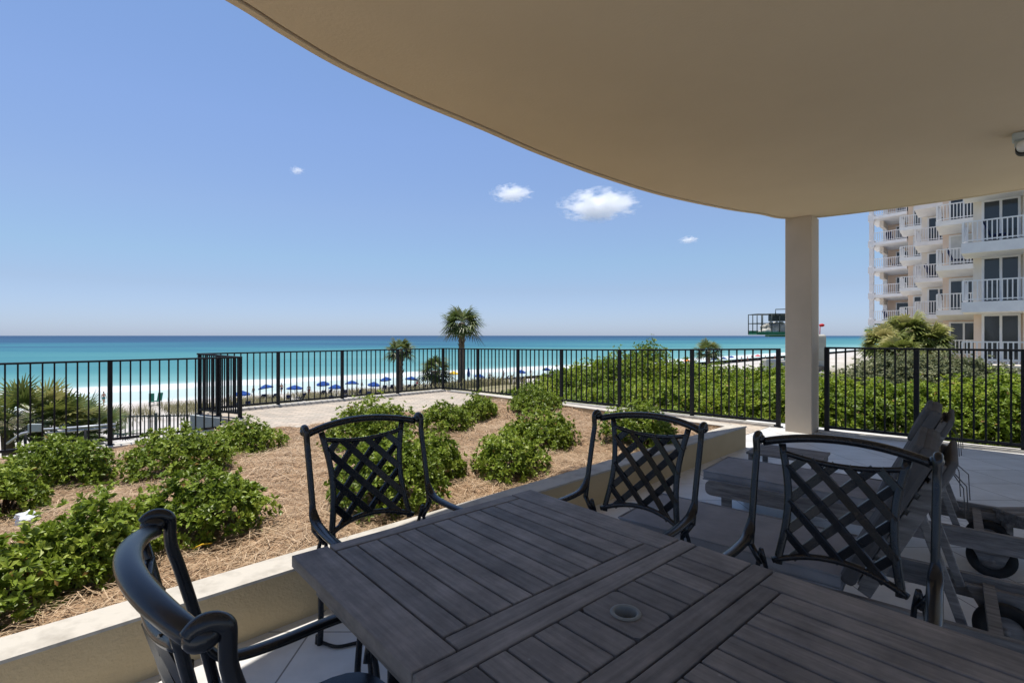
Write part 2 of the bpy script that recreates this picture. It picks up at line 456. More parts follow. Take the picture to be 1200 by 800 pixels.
class MB:
    def __init__(self):
        self.v, self.f, self.var, self.sm = [], [], [], []

    def add(self, verts, faces, var=None, smooth_=False):
        o = len(self.v)
        self.v += [tuple(x) for x in verts]
        self.f += [tuple(i + o for i in f) for f in faces]
        self.sm += [smooth_] * len(faces)
        self.var += [random.random() if var is None else var] * len(verts)

    def box(self, c, size, rot=None, var=None, bev=0.0):
        sx, sy, sz = size[0] / 2, size[1] / 2, size[2] / 2
        bm = bmesh.new()
        bmesh.ops.create_cube(bm, size=1.0)
        for x in bm.verts:
            x.co = Vector((x.co.x * 2 * sx, x.co.y * 2 * sy, x.co.z * 2 * sz))
        if bev > 0:
            bmesh.ops.bevel(bm, geom=bm.edges[:], offset=bev, segments=2, profile=0.5, affect='EDGES')
        M = Matrix.Translation(Vector(c)) @ (rot.to_4x4() if rot is not None else Matrix.Identity(4))
        bm.verts.index_update()
        self.add([M @ x.co for x in bm.verts], [[x.index for x in f.verts] for f in bm.faces], var, False)
        bm.free()

    def bar(self, p, q, w, h, up=(0, 0, 1), bev=0.0, var=None):
        """rectangular bar from p to q, w across, h along up"""
        p, q = Vector(p), Vector(q)
        x = (q - p)
        L = x.length
        x.normalize()
        up = Vector(up)
        y = up.cross(x)
        if y.length < 1e-6:
            y = Vector((0, 1, 0)).cross(x) if abs(x.y) < 0.9 else Vector((1, 0, 0))
        y.normalize()
        z = x.cross(y)
        rot = Matrix((x, y, z)).transposed()
        self.box((p + q) / 2, (L, w, h), rot, var, bev)

    def sweep(self, pts, rx, ry=None, up=(0, 0, 1), n=10, caps=True, var=None):
        pts = [Vector(x) for x in pts]
        k = len(pts)
        rx = [rx] * k if isinstance(rx, (int, float)) else rx
        ry = rx if ry is None else ([ry] * k if isinstance(ry, (int, float)) else ry)
        up = Vector(up)
        verts, faces = [], []
        prev = None
        for i, q in enumerate(pts):
            t = (pts[min(i + 1, k - 1)] - pts[max(i - 1, 0)]).normalized()
            if prev is None:
                side = up.cross(t)
                if side.length < 0.05:
                    side = Vector((1, 0, 0)).cross(t)
                    if side.length < 0.05:
                        side = Vector((0, 1, 0)).cross(t)
            else:
                side = prev - t * prev.dot(t)
            side.normalize()
            prev = side
            nn = t.cross(side).normalized()
            for j in range(n):
                a = 2 * math.pi * j / n
                verts.append(q + side * (math.cos(a) * rx[i]) + nn * (math.sin(a) * ry[i]))
        for i in range(k - 1):
            for j in range(n):
                j2 = (j + 1) % n
                faces.append((i * n + j, i * n + j2, (i + 1) * n + j2, (i + 1) * n + j))
        if caps:
            faces.append(tuple(reversed(range(n))))
            faces.append(tuple((k - 1) * n + j for j in range(n)))
        self.add(verts, faces, var, True)

    def ball(self, c, r, var=None, seg=12, rings=8):
        c = Vector(c)
        r = (r, r, r) if isinstance(r, (int, float)) else r
        verts, faces = [], []
        for i in range(rings + 1):
            th = math.pi * i / rings
            for j in range(seg):
                ph = 2 * math.pi * j / seg
                verts.append(c + Vector((r[0] * math.sin(th) * math.cos(ph), r[1] * math.sin(th) * math.sin(ph), r[2] * math.cos(th))))
        for i in range(rings):
            for j in range(seg):
                j2 = (j + 1) % seg
                faces.append((i * seg + j, (i + 1) * seg + j, (i + 1) * seg + j2, i * seg + j2))
        self.add(verts, faces, var, True)

    def prism(self, poly, z0, z1, var=None):
        """vertical prism from an anticlockwise outline of (x, y)"""
        n = len(poly)
        verts = [(x, y, z0) for x, y in poly] + [(x, y, z1) for x, y in poly]
        faces = [tuple(reversed(range(n))), tuple(range(n, 2 * n))]
        for i in range(n):
            j = (i + 1) % n
            faces.append((i, j, n + j, n + i))
        self.add(verts, faces, var)

    def cyl(self, c, r, depth, axis=(0, 0, 1), n=24, r2=None, var=None):
        ax = Vector(axis).normalized()
        c = Vector(c)
        r2 = r if r2 is None else r2
        self.sweep([c - ax * depth / 2, c + ax * depth / 2], [r, r2], None, n=n, var=var)

    def build(self, name, mat, parent=None):
        me = bpy.data.meshes.new(name)
        me.from_pydata(self.v, [], self.f)
        me.polygons.foreach_set('use_smooth', self.sm)
        at = me.attributes.new('var', 'FLOAT', 'POINT')
        at.data.foreach_set('value', self.var)
        return link(name, me, mat, parent)


def link(name, me, mat, parent=None):
    me.materials.append(mat)
    me.update()
    o = bpy.data.objects.new(name, me)
    COL.objects.link(o)
    if parent is not None:
        o.parent = parent
    return o


def auto_smooth(o, deg=40):
    me = o.data
    bm = bmesh.new()
    bm.from_mesh(me)
    for f in bm.faces:
        f.smooth = True
    for e in bm.edges:
        if len(e.link_faces) == 2 and e.calc_face_angle(0) > R(deg):
            e.smooth = False
    bm.to_mesh(me)
    bm.free()
    return o


def tag(o, label=None, cat=None, group=None, kind=None):
    if label:
        o['label'] = label
    if cat:
        o['category'] = cat
    if group:
        o['group'] = group
    if kind:
        o['kind'] = kind
    return o


def thing(name, label, cat, loc=(0, 0, 0), rz=0.0, group=None):
    o = bpy.data.objects.new(name, None)
    o.empty_display_size = 0.2
    o.location = loc
    o.rotation_euler = (0, 0, rz)
    COL.objects.link(o)
    return tag(o, label, cat, group)


def copy_tree(o, parent=None):
    c = o.copy()
    COL.objects.link(c)
    c.parent = parent
    for ch in o.children:
        copy_tree(ch, c)
    return c


def np_mesh(name, V, F, var, mat, parent=None, smooth_=False):
    """V (n,3), F (m,k) arrays"""
    me = bpy.data.meshes.new(name)
    nv, (nf, k) = len(V), F.shape
    me.vertices.add(nv)
    me.vertices.foreach_set('co', np.asarray(V, dtype=np.float32).ravel())
    me.loops.add(nf * k)
    me.loops.foreach_set('vertex_index', F.astype(np.int32).ravel())
    me.polygons.add(nf)
    me.polygons.foreach_set('loop_start', np.arange(0, nf * k, k, dtype=np.int32))
    me.polygons.foreach_set('loop_total', np.full(nf, k, dtype=np.int32))
    me.polygons.foreach_set('use_smooth', np.full(nf, smooth_))
    at = me.attributes.new('var', 'FLOAT', 'POINT')
    at.data.foreach_set('value', np.asarray(var, dtype=np.float32))
    me.update(calc_edges=True)
    me.validate()
    return link(name, me, mat, parent)


def unit(a):
    return a / np.maximum(np.linalg.norm(a, axis=1, keepdims=True), 1e-9)


def leaf_arrays(P, D, U, L, W, var):
    """P base, D direction, U leaf normal (all n,3), L lengths, W widths -> V, F, var with a folded midrib"""
    n = len(P)
    D = unit(D)
    S = unit(np.cross(D, U))
    U = np.cross(S, D)
    L = L[:, None]
    W = W[:, None]
    base = P
    ml = P + D * L * 0.58 + S * W * 0.5 + U * W * 0.16
    mr = P + D * L * 0.58 - S * W * 0.5 + U * W * 0.16
    mc = P + D * L * 0.55
    tip = P + D * L - U * L * 0.08
    V = np.stack([base, ml, mr, mc, tip], axis=1).reshape(-1, 3)
    o = (np.arange(n) * 5)[:, None]
    F = np.concatenate([o + np.array([[0, 3, 1]]), o + np.array([[0, 2, 3]]), o + np.array([[1, 3, 4]]), o + np.array([[3, 2, 4]])], axis=0)
    return V, F, np.repeat(var, 5)


def rosettes(tips, normals, per, L, W, rng, var_tip=None, spread=0.9):
    """whorls of leaves at the given tips"""
    n = len(tips)
    P = np.repeat(tips, per, axis=0)
    Nn = np.repeat(normals, per, axis=0)
    rnd = rng.normal(size=P.shape)
    tang = unit(rnd - Nn * np.sum(rnd * Nn, axis=1, keepdims=True))
    w = rng.uniform(0.35, spread, size=(len(P), 1))
    D = unit(Nn * (1 - w) + tang * w + rng.normal(size=P.shape) * 0.12)
    U = unit(Nn * 0.8 + rng.normal(size=P.shape) * 0.35 + np.array([[0, 0, 0.25]]))
    ll = L * rng.uniform(0.65, 1.2, len(P))
    ww = W * rng.uniform(0.75, 1.2, len(P))
    base = rng.random(n) if var_tip is None else var_tip
    var = np.clip(np.repeat(base, per) * 0.65 + rng.random(len(P)) * 0.35, 0, 0.94)
    var = np.where(rng.random(len(P)) < 0.008, 1.0, var)
    return leaf_arrays(P, D, U, ll, ww, var)


def lump_tips(lumps, count, rng, depth=0.45, floor=None):
    """points on and inside ellipsoid lumps (cx,cy,cz,rx,ry,rz), rejecting those buried in another lump"""
    area = np.array([l[3] * l[4] + l[5] * (l[3] + l[4]) for l in lumps])
    idx = rng.choice(len(lumps), size=count * 2, p=area / area.sum())
    Lp = np.array(lumps)[idx]
    d = unit(rng.normal(size=(count * 2, 3)))
    d[:, 2] = np.where(d[:, 2] < -0.25, -d[:, 2], d[:, 2])
    rad = 1 - depth * rng.random(count * 2) ** 2.2
    nz = 0.15 * np.sin(d[:, 0] * 7 + Lp[:, 0] * 9) * np.cos(d[:, 1] * 8 + Lp[:, 1] * 7) + 0.07 * rng.normal(size=count * 2)
    P = Lp[:, :3] + d * Lp[:, 3:6] * (rad + nz)[:, None]
    keep = np.ones(len(P), bool)
    for l in lumps:
        q = (P - np.array(l[:3])) / np.array(l[3:6])
        keep &= np.sum(q * q, axis=1) > 0.30
    if floor is not None:
        keep &= P[:, 2] > floor
    nrm = unit(d / Lp[:, 3:6])
    nrm = unit(nrm + np.array([[0, 0, 0.35]]))
    P, nrm = P[keep][:count], nrm[keep][:count]
    return P, nrm


# ------------------------------------------------------------------ ground, sea
def ground_z(s, t):
    right = smooth((s - 6.0) / 9.0)
    zr = -0.55 - 0.45 * smooth((s - 14) / 14.0) - 6.45 * smooth((t - 11.0) / 42.0)
    if t < 9.4:
        zl = -0.45
    elif t < 11.5:
        zl = -0.45 - 1.45 * smooth((t - 9.4) / 2.1)
    else:
        zl = -1.9 - 5.6 * smooth((t - 9.0) / 48.0)
    z = zl * (1 - right) + zr * right
    if t > 16:
        k = smooth((t - 16) / 10.0) * (1 - smooth((t - 52) / 12.0))
        z += k * (0.22 * math.sin(s * 0.21 + t * 0.13) + 0.18 * math.sin(s * 0.47 - t * 0.35))
    if t > 60:
        z = -7.5 + 0.06 * math.sin(s * 0.17) * math.sin(t * 0.23)
    e = shore_t(s)
    if t > e - 34:
        z -= 1.6 * smooth((t - (e - 34)) / 14.0)
    return z


def grid_st(ss, ts, zf):
    V, F = [], []
    for t in ts:
        for s in ss:
            p = st(s, t)
            V.append((p.x, p.y, zf(s, t)))
    w = len(ss)
    for j in range(len(ts) - 1):
        for i in range(w - 1):
            F.append((j * w + i, j * w + i + 1, (j + 1) * w + i + 1, (j + 1) * w + i))
    return np.array(V), np.array(F)


ss = sorted(set([-6000, -2500, -900, -400] + list(range(-200, -40, 20)) + list(range(-40, 110, 3)) + list(range(110, 420, 20)) + [600, 1000, 2500, 6000]))
ts = sorted(set([-4000, -1000, -300, -100, -40, -15, 0, 5, 8, 9, 9.4, 9.8, 10.2, 10.6, 11, 11.5] + [12 + 1.5 * i for i in range(40)] + list(range(72, 140, 3)) + [150, 170]))
V, F = grid_st(ss, ts, ground_z)
o = np_mesh('beach_ground', V, F, np.zeros(len(V)), M_SAND, None, True)
tag(o, kind='structure')

WATER_Z = -7.86
ss = [-16000, -5000, -1500, -500, -200, 0, 100, 200, 400, 800, 2000, 6000, 16000]
ts = [80, 100, 150, 250, 500, 1000, 2500, 6000, 16000, 24000]
V, F = grid_st(ss, ts, lambda s, t: WATER_Z)
o = np_mesh('sea', V, F, np.zeros(len(V)), M_SEA, None, True)
tag(o, kind='structure')

# ------------------------------------------------------------------ patio floor, terrace, planter
WF = 2.43                                # t of the planter wall's front face
C_ = at_z(874, 524)                      # planter wall's outer corner on the floor
sC, tC = C_.dot(A), C_.dot(B)
WF = tC
S_RAIL = 7.95                            # s of the fence by the column
mb = MB()


def poly_st(pts):
    out = [st(s, t) for s, t in pts]
    return [(q.x, q.y) for q in out]


# patio slab: an L round the planter
mb.prism(poly_st([(-14, -9), (14.5, -9), (14.5, -0.2), (8.55, -0.2), (8.35, 3.2), (S_RAIL + 0.12, 3.2), (S_RAIL + 0.12, WF + 0.3), (-14, WF + 0.3)]), -0.5, 0.0)
o = mb.build('patio_floor', M_TILE)
tag(o, kind='structure')

T_TERR = 7.36                            # near edge of the paved terrace
T_EDGE = 10.0                            # its seaward edge
RET0, RET1 = Vector((-4.45, 8.25, 0)), Vector((-5.40, 8.70, 0))
mb = MB()
cor = Vector((-1.68, 12.30, 0))
s_cor = cor.dot(A)
mb.prism(poly_st([(sC + 0.02, WF + 0.31), (S_RAIL + 0.10, WF + 0.31), (s_cor + 0.16, T_EDGE + 0.16), (RET1.dot(A) - 0.02, T_EDGE + 0.16),
                  (RET0.dot(A), T_TERR + 0.9), (2.0, T_TERR + 0.5), (2.35, T_TERR), (sC + 0.02, T_TERR)]), -0.5, 0.0)
o = mb.build('terrace_paving', M_PAVER)
tag(o, kind='structure')

# planter: rendered walls with a weathered cap
planter = thing('planter_wall', 'low beige rendered planter wall with a weathered white cap beside the patio floor', 'planter', (C_.x, C_.y, 0))
inv = Matrix.Translation(-Vector((C_.x, C_.y, 0)))


def part(mb, name, mat, par):
    o = mb.build(name, mat, par)
    if par is not None:
        o.matrix_parent_inverse = Matrix.Identity(4)
        par_loc = Matrix.Translation(par.location) @ Matrix.Rotation(par.rotation_euler.z, 4, 'Z')
        o.data.transform(par_loc.inverted())
    return o


mb = MB()
mb.prism(poly_st([(-14, WF), (sC, WF), (sC, T_TERR - 0.01), (sC - 0.17, T_TERR - 0.01), (sC - 0.17, WF + 0.17), (-14, WF + 0.17)]), -0.3, 0.243)
part(mb, 'wall', M_STUCCO, planter)
mb = MB()
mb.prism(poly_st([(-14, WF - 0.008), (sC + 0.008, WF - 0.008), (sC + 0.008, T_TERR - 0.008), (sC - 0.178, T_TERR - 0.008), (sC - 0.178, WF + 0.178), (-14, WF + 0.178)]), 0.243, 0.256)
o = part(mb, 'cap', M_CAP, planter)

# mulch bed


def mulch_z(s, t):
    z = 0.19 - 0.15 * smooth((t - WF - 0.3) / (T_TERR - WF - 0.6))
    if s < 2.2:
        z -= 0.22 * smooth((t - 6.6) / 1.6) * smooth((2.2 - s) / 0.5)
    z += (0.20 - z) * smooth((s - (sC - 1.6)) / 1.4) * (1 - smooth((t - 6.4) / 0.9))
    z += 0.022 * math.sin(s * 2.9 + t * 1.7) + 0.016 * math.sin(s * 6.1 - t * 4.3) + 0.010 * math.sin(s * 13 + t * 11)
    return z


def t_back(s):
    if s < 1.2:
        return 8.93
    if s < 2.2:
        return 8.25
    return T_TERR


ss = [-9 + 0.08 * i for i in range(int((sC - 0.17 + 9) / 0.08) + 1)] + [sC - 0.165]
V, F = [], []
NT = 80
for i, s in enumerate(ss):
    tb = t_back(s)
    for j in range(NT + 1):
        t = WF + 0.165 + (tb - WF - 0.165) * j / NT
        q = st(s, t)
        V.append((q.x, q.y, mulch_z(s, t)))
for i in range(len(ss) - 1):
    for j in range(NT):
        a = i * (NT + 1) + j
        F.append((a, a + NT + 1, a + NT + 2, a + 1))
o = np_mesh('mulch_bed', np.array(V), np.array(F), np.zeros(len(V)), M_MULCH, None, True)
tag(o, kind='structure')

# low kerb between the bed and the terrace, and the strip under the lower fence
mb = MB()
mb.prism(poly_st([(2.36, T_TERR - 0.06), (sC - 0.18, T_TERR - 0.06), (sC - 0.18, T_TERR + 0.05), (2.36, T_TERR + 0.05)]), -0.2, 0.045)
mb.prism(poly_st([(2.24, T_TERR + 0.02), (2.35, T_TERR + 0.06), (2.1, T_TERR + 0.85), (2.0, T_TERR + 0.8)]), -0.3, 0.045)
o = mb.build('terrace_kerb', M_KERB)
tag(o, kind='structure')
mb = MB()
mb.prism(poly_st([(-12, 8.90), (RET0.dot(A) + 0.02, 8.90), (RET0.dot(A) + 0.02, 9.16), (-12, 9.16)]), -0.9, -0.19)
o = mb.build('lower_kerb', M_KERB)
tag(o, kind='structure')


def straw(count, smin, smax, zf, tb, name):
    pts = []
    rng = RNG
    S = rng.uniform(smin, smax, count)
    # more strands near the camera
    T = WF + 0.2 + (rng.random(count) ** 1.25) * (8.7 - WF - 0.2)
    keep = np.array([t < tb(s) - 0.02 for s, t in zip(S, T)])
    S, T = S[keep], T[keep]
    n = len(S)
    Z = np.array([zf(s, t) for s, t in zip(S, T)]) + rng.uniform(0.0, 0.035, n)
    P = S[:, None] * np.array([A.x, A.y, 0]) + T[:, None] * np.array([B.x, B.y, 0])
    P[:, 2] = Z
    ang = rng.uniform(0, 2 * np.pi, n)
    tilt = rng.normal(0, 0.16, n)
    D = np.stack([np.cos(ang) * np.cos(tilt), np.sin(ang) * np.cos(tilt), np.sin(tilt)], axis=1)
    Sd = np.stack([-np.sin(ang), np.cos(ang), np.zeros(n)], axis=1)
    L = rng.uniform(0.06, 0.19, n)[:, None]
    W = rng.uniform(0.0010, 0.0021, n)[:, None] * (1 + 0.12 * (T[:, None] - WF))
    bend = rng.normal(0, 0.22, n)[:, None]
    p0 = P - D * L * 0.5
    p1 = P + Sd * L * bend * 0.5 + np.array([[0, 0, 1.0]]) * L * 0.04
    p2 = P + D * L * 0.5
    V = np.stack([p0 - Sd * W, p0 + Sd * W, p1 - Sd * W, p1 + Sd * W, p2 - Sd * W * 0.5, p2 + Sd * W * 0.5], axis=1).reshape(-1, 3)
    o_ = (np.arange(n) * 6)[:, None]
    F = np.concatenate([o_ + np.array([[0, 1, 3, 2]]), o_ + np.array([[2, 3, 5, 4]])], axis=0)
    patch = 0.5 + 0.25 * np.sin(S * 2.1 + 1) * np.cos(T * 1.9)
    var = np.repeat(np.clip(rng.random(n) * 0.75 + patch * 0.25, 0, 1), 6)
    return np_mesh(name, V, F, var, M_STRAW)


o = straw(90000, -5.0, sC - 0.18, mulch_z, t_back, 'pine_straw')
tag(o, 'dry brown pine straw strewn over the planting bed', 'straw', kind='stuff')

# ------------------------------------------------------------------ the building the camera stands under
condo = thing('condo_building', 'beige condo building overhead with curved balcony soffit and square column', 'building', (0, 0, 0))
CEIL = 3.0
edge_px = [(265, 0), (330, 40), (400, 80), (480, 117), (560, 150), (630, 180), (700, 206), (775, 229), (850, 245), (890, 251)]
edge = [Vector((-4.6, -1.05, 0)), Vector((-3.9, -0.35, 0)), Vector((-3.0, 0.62, 0)), Vector((-2.3, 1.35, 0)), Vector((-1.72, 2.02, 0))]
for u, v_ in edge_px:
    y = (CH - CEIL) * FPX / (v_ - HOR)
    edge.append(Vector(((u - 600) / FPX * y, y, 0)))
edge += [Vector((3.75, 7.10, 0)), Vector((4.12, 7.13, 0)), Vector((4.50, 6.92, 0)), Vector((4.95, 6.55, 0)), Vector((5.35, 6.18, 0)), Vector((5.80, 5.68, 0)), Vector((6.4, 4.95, 0)), Vector((7.0, 4.0, 0)), Vector((7.4, 2.6, 0)), Vector((7.5, 0.6, 0))]


def catmull(P, k=6):
    out = []
    for i in range(len(P) - 1):
        p0, p1, p2, p3 = P[max(i - 1, 0)], P[i], P[i + 1], P[min(i + 2, len(P) - 1)]
        for j in range(k):
            t = j / k
            out.append(0.5 * ((2 * p1) + (p2 - p0) * t + (2 * p0 - 5 * p1 + 4 * p2 - p3) * t * t + (3 * p1 - p0 - 3 * p2 + p3) * t * t * t))
    out.append(P[-1])
    return out


edge_s = catmull(edge, 6)
outline = [(q.x, q.y) for q in edge_s] + [(7.5, -1.2), (-4.6, -1.2)]
outline = list(reversed(outline))
# slab with a small drip step at its edge, soffit inset
mb = MB()
mb.prism(outline, CEIL + 0.035, CEIL + 0.28)
part(mb, 'balcony_slab', M_STUCCO, condo)


def inset(P, d):
    out = []
    n = len(P)
    for i in range(n):
        t = (P[min(i + 1, n - 1)] - P[max(i - 1, 0)]).normalized()
        nrm = Vector((t.y, -t.x, 0))
        out.append(P[i] + nrm * d)
    return out


e2 = inset(edge_s, 0.075)
outline2 = list(reversed([(q.x, q.y) for q in e2] + [(7.45, -1.15), (-4.5, -1.15)]))
mb = MB()
mb.prism(outline2, CEIL - 0.006, CEIL + 0.033)
part(mb, 'soffit', M_CEIL, condo)
e3 = inset(edge_s, 0.0)
e4 = inset(edge_s, 0.045)
mb = MB()
n = len(e3)
V = [(q.x, q.y, CEIL - 0.006) for q in e3] + [(q.x, q.y, CEIL - 0.006) for q in e4] + [(q.x, q.y, CEIL + 0.034) for q in e3] + [(q.x, q.y, CEIL + 0.034) for q in e4]
F = []
for i in range(n - 1):
    F += [(i, i + 1, n + i + 1, n + i), (i, 2 * n + i, 2 * n + i + 1, i + 1), (n + i, n + i + 1, 3 * n + i + 1, 3 * n + i)]
mb.add(V, F)
part(mb, 'edge_trim', M_CEIL, condo)

# column, square to the shore
k0 = Vector((3.86, 7.13, 0))
cw = 0.335
k1 = k0 + BP * cw
k2 = k1 + A * cw
k3 = k0 + A * cw
mb = MB()
bmz = [(k0.x, k0.y), (k1.x, k1.y), (k2.x, k2.y), (k3.x, k3.y)]
mb.prism(bmz, -0.02, CEIL - 0.006)
o = part(mb, 'column', M_COLUMN, condo)
bv = o.modifiers.new('bevel', 'BEVEL')
bv.width = 0.008
bv.segments = 2
# ------------------------------------------------------------------ fences


def fence(label, pts, base=0.0, top=1.17, posts=(True, True), bar_gap=0.112, kerb=True, lift=0.06, name='metal_fence'):
    """pts: list of corner/post positions (floor level); every point carries a post"""
    root = thing(name, label, 'fence', (pts[0].x, pts[0].y, base), 0, 'black metal fences round the terrace')
    org = Vector((pts[0].x, pts[0].y, base))
    tops = top if isinstance(top, (list, tuple)) else [top] * len(pts)
    hs = [x - base for x in tops]
    h = hs[0]
    proto_bar = None
    proto_post = None
    for i, q in enumerate(pts):
        if (i == 0 and not posts[0]) or (i == len(pts) - 1 and not posts[1]):
            continue
        qq = Vector((q.x, q.y, base)) - org
        if proto_post is None:
            mb = MB()
            mb.box((0, 0, h / 2), (0.055, 0.055, h), Matrix.Rotation(math.atan2(A.y, A.x), 3, 'Z'), bev=0.003)
            mb.box((0, 0, 0.006), (0.10, 0.10, 0.012), Matrix.Rotation(math.atan2(A.y, A.x), 3, 'Z'))
            proto_post = mb.build('post', M_RAIL, root)
            c = proto_post
        else:
            c = proto_post.copy()
            COL.objects.link(c)
        c.location = qq
        c.scale = (1, 1, hs[i] / h)
    for i in range(len(pts) - 1):
        p, q = pts[i] - org, pts[i + 1] - org
        p.z = q.z = 0
        d = (q - p).normalized()
        mb = MB()
        mb.bar(p + Vector((0, 0, hs[i] + 0.008)) - d * 0.028, q + Vector((0, 0, hs[i + 1] + 0.008)) + d * 0.028, 0.050, 0.026, bev=0.004)
        mb.build('top_rail', M_RAIL, root)
        mb = MB()
        mb.bar(p + Vector((0, 0, lift + 0.02)) + d * 0.028, q + Vector((0, 0, lift + 0.02)) - d * 0.028, 0.034, 0.034)
        mb.build('bottom_rail', M_RAIL, root)
        L = (q - p).length
        nb_ = max(2, int(round(L / bar_gap)))
        for j in range(1, nb_):
            w = p + (q - p) * (j / nb_)
            if proto_bar is None:
                mb = MB()
                mb.box((0, 0, (lift + h) / 2 + 0.01), (0.0185, 0.0185, h - lift - 0.03), Matrix.Rotation(math.atan2(A.y, A.x), 3, 'Z'))
                proto_bar = mb.build('baluster', M_RAIL, root)
                c = proto_bar
            else:
                c = proto_bar.copy()
                COL.objects.link(c)
            c.location = w
            c.scale = (1, 1, (hs[i] + (hs[i + 1] - hs[i]) * j / nb_) / h)
    return root


def line_u(p, q, u):
    """point of the floor line p-q seen in photo column u"""
    k = (u - 600.0) / FPX
    d = q - p
    t = (k * p.y - p.x) / (d.x - k * d.y)
    return p + d * t


sea_l = Vector((-5.40, 8.70, 0.0))
colend = Vector((3.93, 7.44, 0.0))
seaside = [line_u(sea_l, cor, u) for u in (234, 326, 401, 466)] + [cor]
fence('black metal fence along the seaward edge of the paved terrace, facing the surf', seaside, top=1.025)
side = [cor] + [line_u(cor, colend, u) for u in (560, 607, 658, 726, 811)] + [colend]
fence('long black metal fence between the terrace corner and the beige column', side, posts=(False, True), top=[1.025, 1.035, 1.045, 1.06, 1.08, 1.11, 1.14])
r0, r1 = at_z(969, 507), at_z(1200, 530)
rd = (r1 - r0).normalized()
right = [r0] + [r0 + rd * 1.24 * i for i in range(1, 5)]
right[1] = line_u(r0, r1, 1074)
step = (right[1] - r0).length
right = [r0 + rd * step * i for i in range(0, 5)]
fence('black metal fence right of the beige column, in front of the green hedge', right)
fence('short black fence return at the left end of the terrace, above a grey wall', [RET0, RET0.lerp(RET1, 0.52), RET1], posts=(True, False), top=[0.985, 1.005, 1.025], bar_gap=0.054)
l0 = Vector((-4.45, 8.25, 0)) - A * 0.05
lowp = [l0] + [l0 - A * 1.62 * i for i in range(1, 5)]
fence('lower black metal fence at the far left, in front of the palmettos', lowp, base=-0.19, top=0.985, posts=(False, True), bar_gap=0.118)

# retaining wall below the return and kerb below the seaward fences
mb = MB()
d = (RET1 - RET0).normalized()
nn = Vector((d.y, -d.x, 0))
w0 = RET0 - d * 0.08
w1 = RET1 + d * 0.05
poly = [(w0 + nn * 0.05), (w0 - nn * 0.12), (w1 - nn * 0.12), (w1 + nn * 0.05)]
poly = [(q.x, q.y) for q in poly]
area = sum(poly[i][0] * poly[(i + 1) % 4][1] - poly[(i + 1) % 4][0] * poly[i][1] for i in range(4))
if area < 0:
    poly.reverse()
mb.prism(poly, -2.4, -0.008)
o = mb.build('retaining_wall', M_GREYWALL)
tag(o, 'grey retaining wall under the short fence return', 'wall')


def kerb(pts, w, z0, z1, off=0.0):
    mb = MB()
    for p, q in zip(pts[:-1], pts[1:]):
        d = (q - p).normalized()
        mb.bar(Vector((p.x, p.y, (z0 + z1) / 2)), Vector((q.x, q.y, (z0 + z1) / 2)), w, z1 - z0)
    return mb


mb = kerb([sea_l + Vector((0.12, 0.12, 0)), cor + A * 0.0], 0.20, 0.003, 0.035)
o = mb.build('seaward_kerb', M_KERB)
tag(o, kind='structure')
dd = (colend - cor).normalized()
mb = kerb([cor + dd * 0.24, colend - dd * 0.05], 0.16, 0.003, 0.035)
o = mb.build('side_kerb', M_KERB)
tag(o, kind='structure')
mb = kerb([r0 - rd * 0.1, r0 + rd * 6.5], 0.16, 0.003, 0.030)
o = mb.build('patio_kerb', M_KERB)
tag(o, kind='structure')

# ------------------------------------------------------------------ shrubs in the bed


def shrub(u, vb, hw, vt, label, seed, n_tip=None, leaf=0.041, dry=False):
    rng = np.random.default_rng(seed)
    zf = 0.12
    for _ in range(3):
        yf = (CH - zf) * FPX / (vb - HOR)
        r = hw * yf / FPX
        yc = yf + r * 0.75
        c = Vector(((u - 600) / FPX * yc, yc, 0))
        zf = mulch_z(c.dot(A), min(c.dot(B), 8.8))
    ztop = CH - (vt - HOR) * (yc + 0.1 * r) / FPX
    h = max(0.16, ztop - zf)
    root = thing('shrub', label, 'shrub', (c.x, c.y, zf), 0, 'green shrubs in the planting bed')
    nl = 7
    lumps = [(0, 0, 0.02, r * 0.72, r * 0.72, h * 0.95)]
    for k in range(nl):
        a = 2 * math.pi * (k + rng.random() * 0.7) / nl
        rr = r * rng.uniform(0.42, 0.62)
        q = r * rng.uniform(0.40, 0.62)
        hh = h * rng.uniform(0.55, 0.86)
        lumps.append((math.cos(a) * q, math.sin(a) * q, 0.0, rr, rr, hh))
    area = r * r * 3 + r * h * 5
    px = FPX / yc
    lf = leaf
    n = n_tip or int(min(3600, max(500, area * 900)))
    P, Nn = lump_tips(lumps, n, rng, 0.6, 0.0)
    tone = rng.uniform(-0.22, 0.14)
    vt_ = np.clip(tone + rng.random(len(P)) * 0.85 + 0.25 * np.sin(P[:, 0] * 9 + seed) * np.cos(P[:, 1] * 8), 0, 1)
    V, F, var = rosettes(P, Nn, 8, lf, lf * 0.50, rng, vt_)
    np_mesh('foliage', V, F, var, M_LEAF, root)
    mb = MB()
    for k in range(14):
        a = rng.random() * 6.28
        q = r * rng.uniform(0.2, 0.8)
        e = Vector((math.cos(a) * q, math.sin(a) * q, h * rng.uniform(0.4, 0.75)))
        mb.sweep([(e.x * 0.15, e.y * 0.15, -0.05), (e.x * 0.6, e.y * 0.6, e.z * 0.55), e], [0.009, 0.006, 0.003], n=5)
    mb.build('stems', M_STEM, root)
    return root


